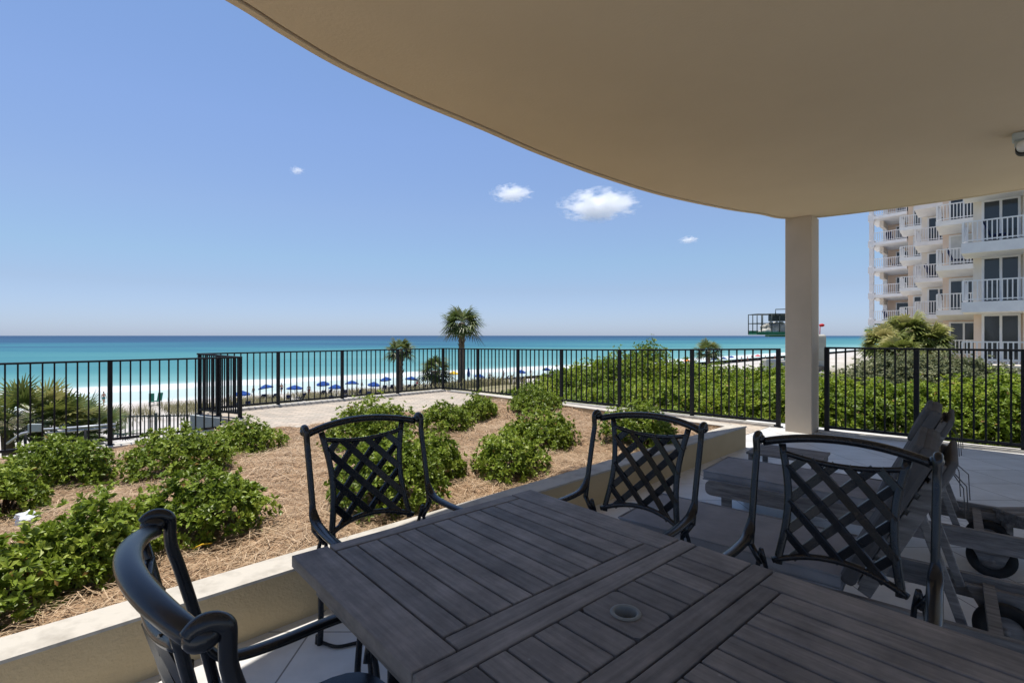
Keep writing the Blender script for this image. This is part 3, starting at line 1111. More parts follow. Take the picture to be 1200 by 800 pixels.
shrubs = [
    (62, 580, 64, 510, 'wide low shrub at the left in front of the lower fence', 1),
    (2, 612, 48, 543, 'shrub cut by the left edge of the picture, behind the white paper', 2),
    (214, 560, 58, 499, 'round shrub in front of the lower fence beside the fence return', 3),
    (284, 534, 46, 491, 'small shrub touching the near corner of the terrace, below the fence return', 4),
    (240, 640, 76, 546, 'spreading shrub with yellowing tips left of the chair at the far table end', 5),
    (118, 690, 72, 578, 'large dark green shrub behind the foreground chair with white paper on it', 6),
    (24, 742, 92, 618, 'big leafy shrub in the bottom left corner touching the planter cap', 7),
    (437, 530, 55, 464, 'shrub by the terrace just above the chair at the far table end', 8),
    (455, 610, 70, 505, 'long shrub seen through the lattice of the chair at the far end of the table', 9),
    (515, 570, 34, 505, 'narrow shrub right of the chair at the far end of the table', 10),
    (522, 508, 34, 471, 'low grey green shrub beside the terrace below the tall palm', 11),
    (561, 489, 24, 461, 'small shrub at the far corner of the bed beside the terrace kerb', 12),
    (628, 487, 33, 453, 'shrub farthest back in the bed, under the fence and the dune hedge', 13),
    (632, 530, 50, 480, 'rounded bright green shrub in the centre of the bed', 14),
    (598, 563, 47, 507, 'nearest of the central shrubs, above the far table corner', 15),
    (752, 528, 46, 473, 'shrub seen over the top rail of the chair in front of the planter wall', 16),
]
for u, vb, hw, vt, lab, sd in shrubs:
    shrub(u, vb, hw, vt, lab, sd)

# crumpled paper on the shrub, yellow stick in the straw
mb = MB()
bm = bmesh.new()
bmesh.ops.create_icosphere(bm, subdivisions=3, radius=0.05)
for x in bm.verts:
    k = 1 + 0.35 * math.sin(x.co.x * 90) * math.sin(x.co.y * 110 + 1) + random.uniform(-0.15, 0.15)
    x.co = Vector((x.co.x * k * 1.1, x.co.y * k, x.co.z * k * 0.6))
bm.verts.index_update()
mb.add([x.co for x in bm.verts], [[x.index for x in f.verts] for f in bm.faces])
bm.free()
o = mb.build('paper', M_PAPER)
o.location = at_y(32, 606, 2.75)
tag(o, 'crumpled white paper lying on the shrub leaves at the left', 'paper')
mb = MB()
q = at_z(237, 640, 0.225)
mb.sweep([q + Vector((-0.035, -0.03, 0)), q + Vector((0.0, 0.0, 0.012)), q + Vector((0.035, 0.03, 0.006))], [0.003, 0.004, 0.003], n=6)
o = mb.build('stick', M_YELLOW)
tag(o, 'small yellow stick lying in the straw by the planter cap', 'stick')

# ------------------------------------------------------------------ hedges beyond the fence


def hedge(label, specs, mat, seed, n, leaf, name='hedge'):
    rng = np.random.default_rng(seed)
    lumps = []
    for (u, vt, y, r) in specs:
        q = at_y(u, vt, y)
        g = ground_z(q.dot(A), Vector((q.x, q.y, 0)).dot(B)) - 0.1
        hh = max(0.5, q.z - g)
        lumps.append([q.x, q.y, g + hh * 0.25, r, r, hh * 0.75])
    org = Vector((lumps[0][0], lumps[0][1], ground_z(Vector((lumps[0][0], lumps[0][1], 0)).dot(A), Vector((lumps[0][0], lumps[0][1], 0)).dot(B))))
    for l in lumps:
        l[0] -= org.x
        l[1] -= org.y
        l[2] -= org.z
    root = thing(name, label, 'hedge', org, 0, 'green hedges beyond the fence')
    P, Nn = lump_tips(lumps, n, rng, 0.42)
    clump = 0.5 + 0.3 * np.sin(P[:, 0] * 3.1 + seed) * np.cos(P[:, 1] * 2.7) + 0.2 * np.sin(P[:, 0] * 7 + P[:, 2] * 6)
    V, F, var = rosettes(P, Nn, 6, leaf, leaf * 0.5, rng, np.clip(clump * 0.8 + rng.random(len(P)) * 0.6 - 0.2, 0, 1))
    np_mesh('foliage', V, F, var, mat, root)
    mb = MB()
    for l in lumps:
        for k in range(5):
            a = rng.random() * 6.28
            e = Vector((l[0] + math.cos(a) * l[3] * 0.6, l[1] + math.sin(a) * l[3] * 0.6, l[2] + l[5] * rng.uniform(0.3, 0.7)))
            b0 = Vector((l[0] + 0.1 * math.cos(a), l[1] + 0.1 * math.sin(a), l[2] - l[5] * 0.4))
            mb.sweep([b0, b0.lerp(e, 0.5) + Vector((0, 0, 0.1)), e], [0.03, 0.02, 0.008], n=5)
    mb.build('branches', M_STEM, root)
    return root


hedge('broad green dune hedge with a rounded hump between the terrace corner and the column',
      [(612, 466, 13.2, 0.7), (638, 448, 13.5, 0.9), (665, 434, 14, 1.0), (695, 425, 14.5, 1.1), (730, 417, 15, 1.15), (760, 404, 15.5, 0.75), (790, 424, 14.6, 1.0), (815, 430, 14, 1.1), (850, 431, 13.5, 1.2), (890, 434, 13, 1.2), (925, 434, 12.5, 1.2),
       (660, 472, 11.7, 0.7), (690, 458, 11.8, 0.9), (728, 452, 11.4, 0.95), (770, 450, 11.0, 1.0), (810, 455, 10.6, 1.0), (850, 452, 10.2, 1.0), (890, 452, 10.0, 1.0), (930, 452, 9.5, 1.0), (962, 455, 9.2, 0.9)],
      M_HEDGE, 31, 24000, 0.08)
hedge('bright green hedge close behind the fence right of the column',
      [(975, 447, 9.6, 0.9), (1015, 450, 9.4, 1.0), (1060, 452, 9.0, 1.0), (1110, 452, 8.6, 1.0), (1160, 448, 8.3, 1.0), (1205, 445, 8.0, 1.0), (1250, 445, 7.8, 1.0), (1300, 445, 7.6, 1.0)],
      M_HEDGE, 32, 11000, 0.075)
hedge('tall olive grey hedge behind the bright hedge, in front of the neighbouring building',
      [(1003, 438, 13.5, 0.9), (1030, 424, 13.5, 1.1), (1065, 416, 13.5, 1.2), (1105, 417, 13.2, 1.2), (1145, 427, 12.6, 1.1), (1185, 438, 12, 1.1), (1230, 440, 11.6, 1.1)],
      M_OLIVE, 33, 12000, 0.08)

# ------------------------------------------------------------------ palms


def palm_crown(rng, n_leaf, rl, droop=0.5, up0=-0.5, seg=18, blade_w=0.042, petiole=0.42):
    """fan palm crown round the origin: V, F (quads), var"""
    Vs, Fs, vars_ = [], [], []
    off = 0
    for i in range(n_leaf):
        az = rng.uniform(0, 2 * np.pi)
        el = math.asin(up0 + (0.97 - up0) * ((i + rng.random()) / n_leaf))
        az = i * 2.39996 + rng.uniform(-0.5, 0.5)
        d = np.array([math.cos(az) * math.cos(el), math.sin(az) * math.cos(el), math.sin(el)])
        pet = rl * petiole * rng.uniform(0.8, 1.2)
        hub = d * pet + np.array([0, 0, -0.10 * pet])
        side = np.cross(d, [0, 0, 1.0])
        side /= max(1e-6, np.linalg.norm(side))
        upv = np.cross(side, d)
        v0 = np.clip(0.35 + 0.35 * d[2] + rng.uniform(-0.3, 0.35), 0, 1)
        w = 0.012
        Vs.append(np.array([side * -w, side * w, hub + side * w, hub - side * w]))
        Fs.append(np.array([[0, 1, 2, 3]]) + off)
        vars_ += [v0] * 4
        off += 4
        blen = rl * (1 - petiole) * rng.uniform(0.85, 1.15)
        for k in range(seg):
            a = (k / (seg - 1) - 0.5) * R(230)
            bl = blen * (1 - 0.32 * abs(a) / R(115)) * rng.uniform(0.88, 1.08)
            bd = d * math.cos(a) + side * math.sin(a) + upv * (0.18 - 0.25 * abs(math.sin(a)))
            bd /= np.linalg.norm(bd)
            bs = np.cross(bd, upv)
            bs /= max(1e-6, np.linalg.norm(bs))
            ww = blade_w * rng.uniform(0.8, 1.2)
            mid = hub + bd * bl * 0.55 + np.array([0, 0, -droop * 0.10 * bl])
            tip = hub + bd * bl + np.array([0, 0, -droop * 0.45 * bl])
            Vs.append(np.array([hub - bs * ww * 0.3, hub + bs * ww * 0.3, mid + bs * ww, mid - bs * ww, tip + bs * ww * 0.15, tip - bs * ww * 0.15]))
            Fs.append(np.array([[0, 1, 2, 3], [3, 2, 4, 5]]) + off)
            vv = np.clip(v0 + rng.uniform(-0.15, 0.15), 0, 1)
            vars_ += [vv] * 6
            off += 6
    return np.concatenate(Vs), np.concatenate(Fs), np.array(vars_)


def palm(label, u, v_c, y, rl, n_leaf, seed, trunk_r=0.16, mat=None, lean=(0, 0), up0=-0.62, scrub=True):
    rng = np.random.default_rng(seed)
    c = at_y(u, v_c, y)
    g = ground_z(c.dot(A), Vector((c.x, c.y, 0)).dot(B)) - 0.05
    hgt = c.z - g
    root = thing('palm_tree', label, 'palm tree', (c.x - lean[0], c.y - lean[1], g))
    mb = MB()
    k = 26
    pts = [Vector((lean[0] * (i / k) ** 1.5, lean[1] * (i / k) ** 1.5, hgt * i / k)) for i in range(k + 1)]
    rad = [trunk_r * (1.12 - 0.12 * i / k) * (1 + (0.16 if i / k > 0.72 else 0.05) * ((i % 2) * 2 - 1)) * (1.15 if i / k > 0.75 else 1) for i in range(k + 1)]
    mb.sweep(pts, rad, n=10)
    # old leaf boots below the crown
    for i in range(26):
        a = rng.random() * 6.28
        z = hgt - rng.uniform(0.15, min(1.4, hgt * 0.5))
        p = Vector((lean[0], lean[1], z)) + Vector((math.cos(a), math.sin(a), 0)) * trunk_r * 1.0
        mb.sweep([p, p + Vector((math.cos(a) * 0.10, math.sin(a) * 0.10, 0.16))], [0.035, 0.012], n=5)
    mb.build('trunk', M_TRUNK, root)
    V, F, var = palm_crown(rng, n_leaf, rl, up0=up0, droop=0.85)
    V = V + np.array([lean[0], lean[1], hgt])
    np_mesh('crown', V, F, var, mat or M_PALM, root)
    return root


palm('tall cabbage palm standing well above the fence against the sky', 541, 378, 30, 1.62, 36, 41, 0.17)
palm('cabbage palm whose crown just clears the fence, left of the tall palm', 469, 410, 30, 1.15, 22, 42, 0.15)
palm('short bushy palm wholly behind the fence, between two taller palms', 510, 434, 31, 1.45, 24, 43, 0.18)
palm('small fan palm peeking over the hedge left of the column', 830, 411, 45, 1.6, 28, 44, 0.16)
palm('yellow green palm in front of the neighbouring building, leftmost of its clump', 1036, 402, 18.5, 1.0, 34, 45, 0.15, M_PALMY)
palm('yellow green palm in front of the neighbouring building, tallest of its clump', 1064, 388, 19.5, 1.12, 36, 46, 0.15, M_PALMY)
palm('yellow green palm in front of the neighbouring building, rightmost of its clump', 1090, 398, 19.0, 1.0, 32, 47, 0.15, M_PALMY)
palm('low palm with dry fronds at the foot of the yellow green clump', 1052, 414, 17.5, 1.0, 34, 48, 0.14, M_PALMY)


def palmetto(label, u, v_c, y, rl, n_leaf, seed):
    rng = np.random.default_rng(seed)
    c = at_y(u, v_c, y)
    g = ground_z(c.dot(A), Vector((c.x, c.y, 0)).dot(B)) - 0.05
    root = thing('palmetto', label, 'palmetto', (c.x, c.y, g))
    h = c.z - g
    mb = MB()
    mb.sweep([(0, 0, 0), (0.05, 0.02, h * 0.4), (0, 0, h - 0.5)], [0.13, 0.12, 0.1], n=9)
    mb.build('trunk', M_TRUNK, root)
    V, F, var = palm_crown(rng, n_leaf, rl, up0=-0.35, droop=0.2, seg=18, blade_w=0.024, petiole=0.55)
    V = V + np.array([0, 0, h - 0.30])
    np_mesh('crown', V, F, np.clip(var * 0.9 + 0.05, 0, 1), M_PALMY if seed == 53 else M_PALM, root)
    return root


palmetto('saw palmetto at the left edge of the picture behind the lower fence', 8, 478, 10.6, 1.16, 30, 51)
palmetto('saw palmetto with dry yellow fronds, second from the left behind the lower fence', 42, 474, 11.0, 1.16, 30, 53)
palmetto('green saw palmetto in the middle of the row behind the lower fence', 68, 484, 11.6, 1.1, 28, 52)
palmetto('spiky palmetto right of the middle of the row behind the lower fence', 90, 486, 12.2, 1.04, 26, 55)
palmetto('small palmetto at the right end of the row behind the lower fence', 112, 496, 12.8, 0.98, 24, 54)

# ------------------------------------------------------------------ dune grass


def grass(name, label, count, region, hgt, seed):
    rng = np.random.default_rng(seed)
    s0, s1, t0, t1 = region
    S = rng.uniform(s0, s1, count)
    T = rng.normal((t0 + t1) / 2, (t1 - t0) / 4, count)
    keep = (np.sin(S * 0.8 + seed) + 0.6 * np.sin(S * 2.1) + rng.normal(size=count) * 0.5) > -0.5
    S, T = S[keep], T[keep]
    n_ = len(S)
    P = S[:, None] * np.array([A.x, A.y, 0]) + T[:, None] * np.array([B.x, B.y, 0])
    P[:, 2] = [ground_z(s, t) - 0.03 for s, t in zip(S, T)]
    az = rng.uniform(0, 6.28, n_)
    dx = np.stack([np.cos(az), np.sin(az), np.zeros(n_)], axis=1)
    sd = np.stack([-np.sin(az), np.cos(az), np.zeros(n_)], axis=1)
    h = (hgt * rng.uniform(0.5, 1.2, n_))[:, None]
    w = rng.uniform(0.012, 0.030, n_)[:, None]
    z = np.array([[0, 0, 1.0]])
    m1 = P + z * h * 0.6 + dx * h * 0.15
    t1_ = P + z * h + dx * h * 0.5
    V = np.stack([P - sd * w, P + sd * w, m1 + sd * w, m1 - sd * w, t1_ + sd * w * 0.2, t1_ - sd * w * 0.2], axis=1).reshape(-1, 3)
    o_ = (np.arange(n_) * 6)[:, None]
    F = np.concatenate([o_ + np.array([[0, 1, 2, 3]]), o_ + np.array([[3, 2, 4, 5]])], axis=0)
    o = np_mesh(name, V, F, np.repeat(rng.random(n_), 6), M_GRASS)
    tag(o, label, 'grass', kind='stuff')


grass('dune_grass', 'tan dune grass in patches along the top of the beach', 30000, (-22, 64, 63, 76), 0.75, 3)
grass('dune_grass', 'sparse green dune grass by the walkway fence below the terrace', 6000, (-14, 20, 17, 27), 0.55, 5)

# ------------------------------------------------------------------ neighbouring building
# local frame: x to the right along the stepped faces (BP), y away along the shore (A)
LEV = [0.10, 2.97, 5.82, 8.67, 11.52, 14.37, 17.2]
OL = Vector((5, 35, -1.2))
nb_root = thing('apartment_building', 'pale peach and white apartment building with stepped white balconies at the right', 'building', st(OL.y, -OL.x, OL.z), math.atan2(BP.y, BP.x))


def npart(mb, name, mat, parent=nb_root):
    o = mb.build(name, mat, parent)
    o.data.transform(Matrix.Translation(-OL))
    return o


def nwall(x0, x1, y0, y1, mat, z0=-1.6, z1=20.2):
    mb = MB()
    mb.box(((x0 + x1) / 2, (y0 + y1) / 2, (z0 + z1) / 2), (x1 - x0, y1 - y0, z1 - z0))
    return npart(mb, 'wall', mat)


def nwindow(x0, x1, y, z0, z1, n_panes=2, shutter=0.0):
    """sliding door in a facade facing -Y at plane y"""
    mb = MB()
    fw = 0.10
    yc = y - 0.02
    for (a, b_, c, d) in ((x0, x1, z1 - fw, z1), (x0, x1, z0, z0 + fw * 0.6)):
        mb.box(((a + b_) / 2, yc, (c + d) / 2), (b_ - a, 0.10, d - c))
    for i in range(n_panes + 1):
        xx = x0 + (x1 - x0) * i / n_panes
        xx = min(max(xx, x0 + fw / 2), x1 - fw / 2)
        mb.box((xx, yc - 0.004, (z0 + z1) / 2), (fw, 0.10, z1 - z0 - 0.004))
    fr = npart(mb, 'window', M_WHITE)
    mb = MB()
    mb.box(((x0 + x1) / 2, y - 0.012, (z0 + z1) / 2), (x1 - x0 - 0.02, 0.03, z1 - z0 - 0.02))
    npart(mb, 'pane', M_GLASS, fr)
    if shutter > 0:
        mb = MB()
        mb.box(((x0 + x1) / 2, y - 0.05, z1 - (z1 - z0) * shutter / 2), (x1 - x0 - 0.2, 0.03, (z1 - z0) * shutter - 0.1))
        npart(mb, 'shutter', M_CURTAIN, fr)


def nbalcony(pf0, pf1, depth, z, th=0.28, rail=1.02, gap=0.17, sides=True, drop=0.18):
    """pf0-pf1: front edge from left to right (world XY), depth: towards +Y"""
    p, q = Vector((pf0[0], pf0[1], 0)), Vector((pf1[0], pf1[1], 0))
    mb = MB()
    V = [(p.x, p.y, z - th), (q.x, q.y, z - th), (q.x, q.y + depth, z - th - drop), (p.x, p.y + depth, z - th - drop),
         (p.x, p.y, z), (q.x, q.y, z), (q.x, q.y + depth, z), (p.x, p.y + depth, z)]
    F = [(3, 2, 1, 0), (4, 5, 6, 7), (0, 1, 5, 4), (1, 2, 6, 5), (2, 3, 7, 6), (3, 0, 4, 7)]
    mb.add(V, F)
    sl = npart(mb, 'balcony', M_WHITE)
    mb = MB()
    runs = [(p + Vector((0.06, 0.06, 0)), q + Vector((-0.06, 0.06, 0)))]
    if sides:
        runs += [(p + Vector((0.06, 0.20, 0)), Vector((p.x + 0.06, p.y + depth, 0))), (q + Vector((-0.06, 0.20, 0)), Vector((q.x - 0.06, q.y + depth, 0)))]
    for a, b_ in runs:
        mb.bar(a + Vector((0, 0, z + rail)), b_ + Vector((0, 0, z + rail)), 0.07, 0.06)
        mb.bar(a + Vector((0, 0, z + 0.12)), b_ + Vector((0, 0, z + 0.12)), 0.05, 0.05)
        L = (b_ - a).length
        k = int(L / gap)
        for i in range(k + 1):
            c = a.lerp(b_, i / k)
            w = 0.09 if i in (0, k) else 0.045
            mb.box((c.x, c.y, z + (rail + 0.0) / 2 + 0.02), (w, w, rail - 0.06))
    npart(mb, 'railing', M_WHITE, sl)


# unit: wall block x range, wall plane y, balcony front y, balcony x range, colour
units = [
    # wall left edge x, wall plane y, balcony front x range, balcony front y
    (-2.2, 34.8, -2.5, 5.0, 32.8),
    (-4.3, 44.2, -4.45, -0.3, 42.2),
    (-6.4, 52.3, -6.6, -2.8, 50.3),
    (-8.5, 61.3, -8.9, -5.0, 59.3),
]
wins = [[(-1.88, -0.48), (0.75, 2.6)], [(-3.98, -2.5)], [(-6.02, -4.6)], [(-8.12, -6.9)]]
for k, (wx0, wy, bx0, bx1, by) in enumerate(units):
    yend = (units[k + 1][1] if k < 3 else 66.6) - 0.01
    nwall(wx0, 9.0, wy, yend, M_PALE if k % 2 == 0 else M_PEACH, LEV[1] - 0.3, 20.2)
    nwall(wx0 + 0.02, 8.9, wy + 0.01, yend - 0.01, M_PEACH, -1.6, LEV[1] - 0.31)
    for j in range(1, 6):
        z = LEV[j]
        nbalcony((bx0, by), (bx1, by), wy - by - 0.01, z, th=0.5 if k == 0 else 0.32, gap=0.17 if k == 0 else 0.16, drop=0.05 if k == 0 else 0.3)
    for j in range(0, 6):
        z = LEV[j]
        sh = 0.0
        if k == 1:
            sh = 0.9 if j == 2 else (0.12 if j == 1 else 0.0)
        for (wa, wb) in wins[k]:
            nwindow(wa, wb, wy, z + 0.02, z + (2.32 if k == 0 else 2.15), 2, sh)
mb = MB()
mb.box((-0.08, 34.38, 9.0), (0.62, 0.82, 21.0))
npart(mb, 'pier', M_PALE)
# seaward end with deep corner balconies
for j in range(1, 7):
    nbalcony((-12.7, 66.9), (-9.3, 66.2), 4.0, LEV[j], th=0.32, gap=0.18, sides=False, drop=0.2)
nwall(-11.9, 9.0, 70.6, 76.0, M_PEACH, -1.6, 20.0)
nwall(-9.25, 8.95, 66.6, 70.59, M_PALE, -1.6, 20.1)
for j in range(0, 6):
    nwindow(-10.9, -9.6, 70.6, LEV[j] + 0.02, LEV[j] + 2.1, 1)
for (xx, yy) in ((-12.5, 67.1), (-11.8, 70.2)):
    mb = MB()
    mb.box((xx, yy, 9.2), (0.40, 0.40, 21.4))
    for j in range(1, 7):
        mb.box((xx, yy, LEV[j] - 0.15), (0.58, 0.58, 0.7))
    npart(mb, 'corner_column', M_WHITE)
for j in range(1, 7):
    z = LEV[j]
    mb = MB()
    mb.prism([(-11.95, 68.0), (-11.6, 68.0), (-11.6, 70.0), (-11.95, 70.0)], z - 1.05, z - 0.4)
    npart(mb, 'beam', M_PALE)
mb = MB()
mb.box((-12.1, 68.6, 1.9), (1.9, 4.2, 0.22))
npart(mb, 'green_ledge', M_LIFTG)
for (x0, x1, y) in ((-2.4, 5.0, 31.9), (-4.3, -1.0, 41.5)):
    mb = MB()
    mb.bar((x0, y, 1.05), (x1, y, 1.05), 0.07, 0.06)
    mb.bar((x0, y, 0.2), (x1, y, 0.2), 0.05, 0.05)
    k = int((x1 - x0) / 0.17)
    for i in range(k + 1):
        mb.box((x0 + (x1 - x0) * i / k, y, 0.55), (0.05, 0.05, 0.98))
    npart(mb, 'patio_railing', M_WHITE)
mb = MB()
mb.box((1.5, 33.3, -0.75), (8.0, 3.0, 1.5))
npart(mb, 'patio_slab', M_PALE)

# ------------------------------------------------------------------ boom lift behind the column
LY = 25.0
lift = thing('boom_lift', 'green boom lift with its work basket raised, partly hidden behind the column', 'boom lift', (14.3, LY, ground_z(28, 8)))
LORG = Vector(lift.location)


def lpart(mb, name, mat, par=lift):
    o = mb.build(name, mat, par)
    o.data.transform(Matrix.Translation(-LORG))
    return o


fx0, fx1, fz = 11.93, 13.95, 1.42
mb = MB()
mb.box(((fx0 + fx1) / 2, LY, fz), (fx1 - fx0, 0.95, 0.08))
mb.box(((fx0 + fx1) / 2, LY - 0.46, fz + 0.06), (fx1 - fx0, 0.03, 0.10))
mb.box(((fx0 + fx1) / 2, LY + 0.46, fz + 0.09), (fx1 - fx0, 0.03, 0.16))
mb.box((13.1, LY, fz - 0.09), (0.9, 0.5, 0.09), bev=0.03)
bk = lpart(mb, 'basket', M_LIFTG)
mb = MB()
for yy in (LY - 0.45, LY + 0.45):
    for zz in (0.52, 0.97):
        mb.sweep([(fx0, yy, fz + zz), (fx1, yy, fz + zz)], 0.022, n=6)
    for xx in (fx0, fx0 + 0.22, fx0 + 0.72, fx0 + 1.1, fx1):
        mb.sweep([(xx, yy, fz), (xx, yy, fz + 0.97)], 0.022, n=6)
for zz in (0.52, 0.97):
    mb.sweep([(fx0, LY - 0.45, fz + zz), (fx0, LY + 0.45, fz + zz)], 0.022, n=6)
    mb.sweep([(fx1, LY - 0.45, fz + zz), (fx1, LY + 0.45, fz + zz)], 0.022, n=6)
mb.sweep([(fx0 + 0.9, LY - 0.45, fz + 0.9), (fx0 + 0.9, LY - 0.45, fz + 1.2), (fx1 - 0.1, LY - 0.45, fz + 1.22), (fx1 - 0.1, LY - 0.45, fz + 0.9)], 0.025, n=6)
lpart(mb, 'guard_rail', M_LIFTK, bk)
mb = MB()
mb.box((13.05, LY - 0.2, fz + 0.78), (0.75, 0.35, 0.30), bev=0.03)
mb.box((13.0, LY - 0.2, fz + 0.98), (0.85, 0.30, 0.05), bev=0.01)
lpart(mb, 'control_panel', M_LIFTK, bk)
mb = MB()
bm = bmesh.new()
bmesh.ops.create_icosphere(bm, subdivisions=4, radius=1.0)
for x in bm.verts:
    k = 1 + 0.16 * math.sin(x.co.x * 9 + x.co.z * 5) * math.cos(x.co.y * 8) + random.uniform(-0.04, 0.04)
    x.co = Vector((13.05 + x.co.x * 0.78 * k, LY - 0.05 + x.co.y * 0.36 * k, fz + 0.06 + max(0.0, x.co.z) * 0.52 * k))
bm.verts.index_update()
mb.add([x.co for x in bm.verts], [[x.index for x in f.verts] for f in bm.faces], smooth_=True)
bm.free()
lpart(mb, 'tarpaulin', M_TARP, bk)
mb = MB()
mb.bar((13.9, LY, fz + 0.15), (13.95, LY, fz + 1.6), 0.22, 0.3)
mb.bar((13.95, LY, fz + 1.5), (14.9, LY, 0.2), 0.25, 0.35)
mb.bar((14.9, LY, 0.2), (13.7, LY + 0.3, 0.0), 0.3, 0.4)
lpart(mb, 'boom', M_LIFTG)
mb = MB()
gz = LORG.z
mb.box((13.9, LY, gz + 0.85), (2.3, 1.6, 0.6), bev=0.06)
mb.box((14.62, LY - 0.2, gz + 1.75), (1.0, 1.2, 1.3), bev=0.10)
lpart(mb, 'chassis', M_CREAM)
for xx in (13.1, 14.75):
    for yy in (LY - 0.85, LY + 0.85):
        mb = MB()
        mb.cyl((xx, yy, gz + 0.45), 0.45, 0.3, (0, 1, 0), 28)
        w = lpart(mb, 'wheel', M_RUBBER)
        mb = MB()
        mb.cyl((xx, yy - 0.005, gz + 0.45), 0.22, 0.32, (0, 1, 0), 20)
        lpart(mb, 'rim', M_CREAM, w)
mb = MB()
q = at_y(963, 381, LY)
mb.sweep([(q.x - 0.1, LY, gz + 2.3), (q.x - 0.08, LY, q.z)], 0.02, n=6)
mb.ball((q.x, LY, q.z), (0.13, 0.10, 0.08))
lpart(mb, 'red_beacon', M_RED)

# ------------------------------------------------------------------ beach things
SANDZ = -7.5
ORD = ['first', 'second', 'third', 'fourth', 'fifth', 'sixth', 'seventh', 'eighth', 'ninth', 'tenth', 'eleventh', 'twelfth', 'thirteenth', 'fourteenth', 'fifteenth', 'sixteenth']


def canopy_mesh(rad, h, sag, mat, name, parent, z0):
    V, F = [], []
    seg, rings = 8, 4
    sub = 4
    n = seg * sub
    V.append((0, 0, z0 + h))
    for i in range(1, rings + 1):
        r = rad * i / rings
        for j in range(n):
            a = 2 * math.pi * j / n
            k = (j % sub) / sub
            inn = 1 - 0.05 * math.sin(math.pi * k) * (i / rings)
            z = z0 + h * (1 - (i / rings) ** 1.25) - sag * math.sin(math.pi * k) * (i / rings)
            V.append((math.cos(a) * r * inn, math.sin(a) * r * inn, z))
    for j in range(n):
        F.append((0, 1 + j, 1 + (j + 1) % n))
    for i in range(rings - 1):
        for j in range(n):
            a, b_ = 1 + i * n + j, 1 + i * n + (j + 1) % n
            F.append((a, a + n, b_ + n, b_))
    base = len(V)
    for j in range(n):
        x, y, z = V[1 + (rings - 1) * n + j]
        V.append((x * 1.01, y * 1.01, z - 0.16 + 0.05 * ((j % sub) in (1, 2, 3))))
    for j in range(n):
        a, b_ = 1 + (rings - 1) * n + j, 1 + (rings - 1) * n + (j + 1) % n
        F.append((a, base + j, base + (j + 1) % n, b_))
    mb = MB()
    mb.add(V, F)
    o = mb.build(name, mat, parent)
    so = o.modifiers.new('solid', 'SOLIDIFY')
    so.thickness = 0.01
    return o


def make_umbrella(mat, label, loc, group):
    root = thing('beach_umbrella', label, 'umbrella', loc, 0, group)
    mb = MB()
    mb.sweep([(0, 0, -0.3), (0, 0, 2.35)], 0.025, n=8)
    mb.build('pole', M_CREAM, root)
    canopy_mesh(0.98, 0.44, 0.03, mat, 'canopy', root, 1.85)
    return root


u_px = [(283, 455.5), (314, 453.5), (345, 452), (379, 450.5), (393, 450.5), (412, 447.5), (437, 445), (453.5, 444.2), (481, 442), (500, 440.5), (516, 439.5), (560, 438), (610, 435), (640, 431.5)]
proto_u = None
umb_pos = []
for i, (u, v_) in enumerate(u_px):
    y = (CH - (SANDZ + 2.1)) * FPX / (v_ - HOR)
    y += (-3.5, 2.5, 0.5, 4.0, -2.0, 1.0, -4.0, 3.0, 0.0, -2.5, 4.5, -1.0, 2.0, 0.0)[i]
    loc = Vector(((u - 600) / FPX * y, y, SANDZ))
    umb_pos.append(loc)
    lab = 'open blue beach umbrella by the surf, %s from the left of its row' % ORD[i]
    if proto_u is None:
        proto_u = make_umbrella(M_BLUE, lab, loc, 'blue umbrellas in a row on the beach')
    else:
        c = copy_tree(proto_u)
        c.location = loc
        c.rotation_euler = (random.uniform(-0.16, 0.16), random.uniform(-0.16, 0.16), random.random())
        k_ = random.uniform(0.86, 1.12)
        c.scale = (k_, k_, random.uniform(0.92, 1.05))
        c['label'] = lab


def make_lounge(mat):
    root = thing('beach_chair', 'x', 'beach chair', (0, 0, 0), 0, 'beach chairs under the blue umbrellas')
    mb = MB()
    mb.bar((0, -0.75, 0.32), (0, 0.35, 0.32), 0.58, 0.06, bev=0.02)
    mb.build('seat', mat, root)
    mb = MB()
    mb.bar((0, 0.35, 0.33), (0, 0.80, 0.98), 0.58, 0.06, up=(0, -1, 0.5), bev=0.02)
    mb.build('backrest', mat, root)
    for (x, y) in ((-0.26, -0.65), (0.26, -0.65), (-0.26, 0.4), (0.26, 0.4)):
        mb = MB()
        mb.bar((x, y, -0.02), (x, y, 0.30), 0.05, 0.05)
        mb.build('leg', M_TEAK, root)
    return root


proto_c = make_lounge(M_NAVY)
first = True
shore_rot = math.atan2(A.y, A.x)
for i, loc in enumerate(umb_pos):
    for side, sx in (('left', -0.8), ('right', 0.8)):
        c = proto_c if first else copy_tree(proto_c)
        first = False
        q = loc + A * (sx + random.uniform(-0.25, 0.25)) + BP * random.uniform(-0.5, 0.6)
        c.location = (q.x, q.y, SANDZ + 0.02)
        c.rotation_euler.z = shore_rot + math.pi + random.uniform(-0.5, 0.5)
        c['label'] = 'navy beach chair on the %s under the %s blue umbrella from the left' % (side, ORD[i])

# folded blue umbrella, yellow one, and far ones in other colours
root = thing('folded_umbrella', 'folded blue beach umbrella standing just right of the tall palm trunk', 'umbrella', at_z(549, 446, SANDZ))
mb = MB()
mb.sweep([(0, 0, -0.2), (0, 0, 2.7)], 0.03, n=8)
mb.build('pole', M_CREAM, root)
mb = MB()
mb.sweep([(0, 0, 0.75), (0, 0, 1.4), (0, 0, 2.3), (0, 0, 2.62)], [0.27, 0.33, 0.15, 0.03], n=12)
mb.build('canopy', M_BLUE, root)

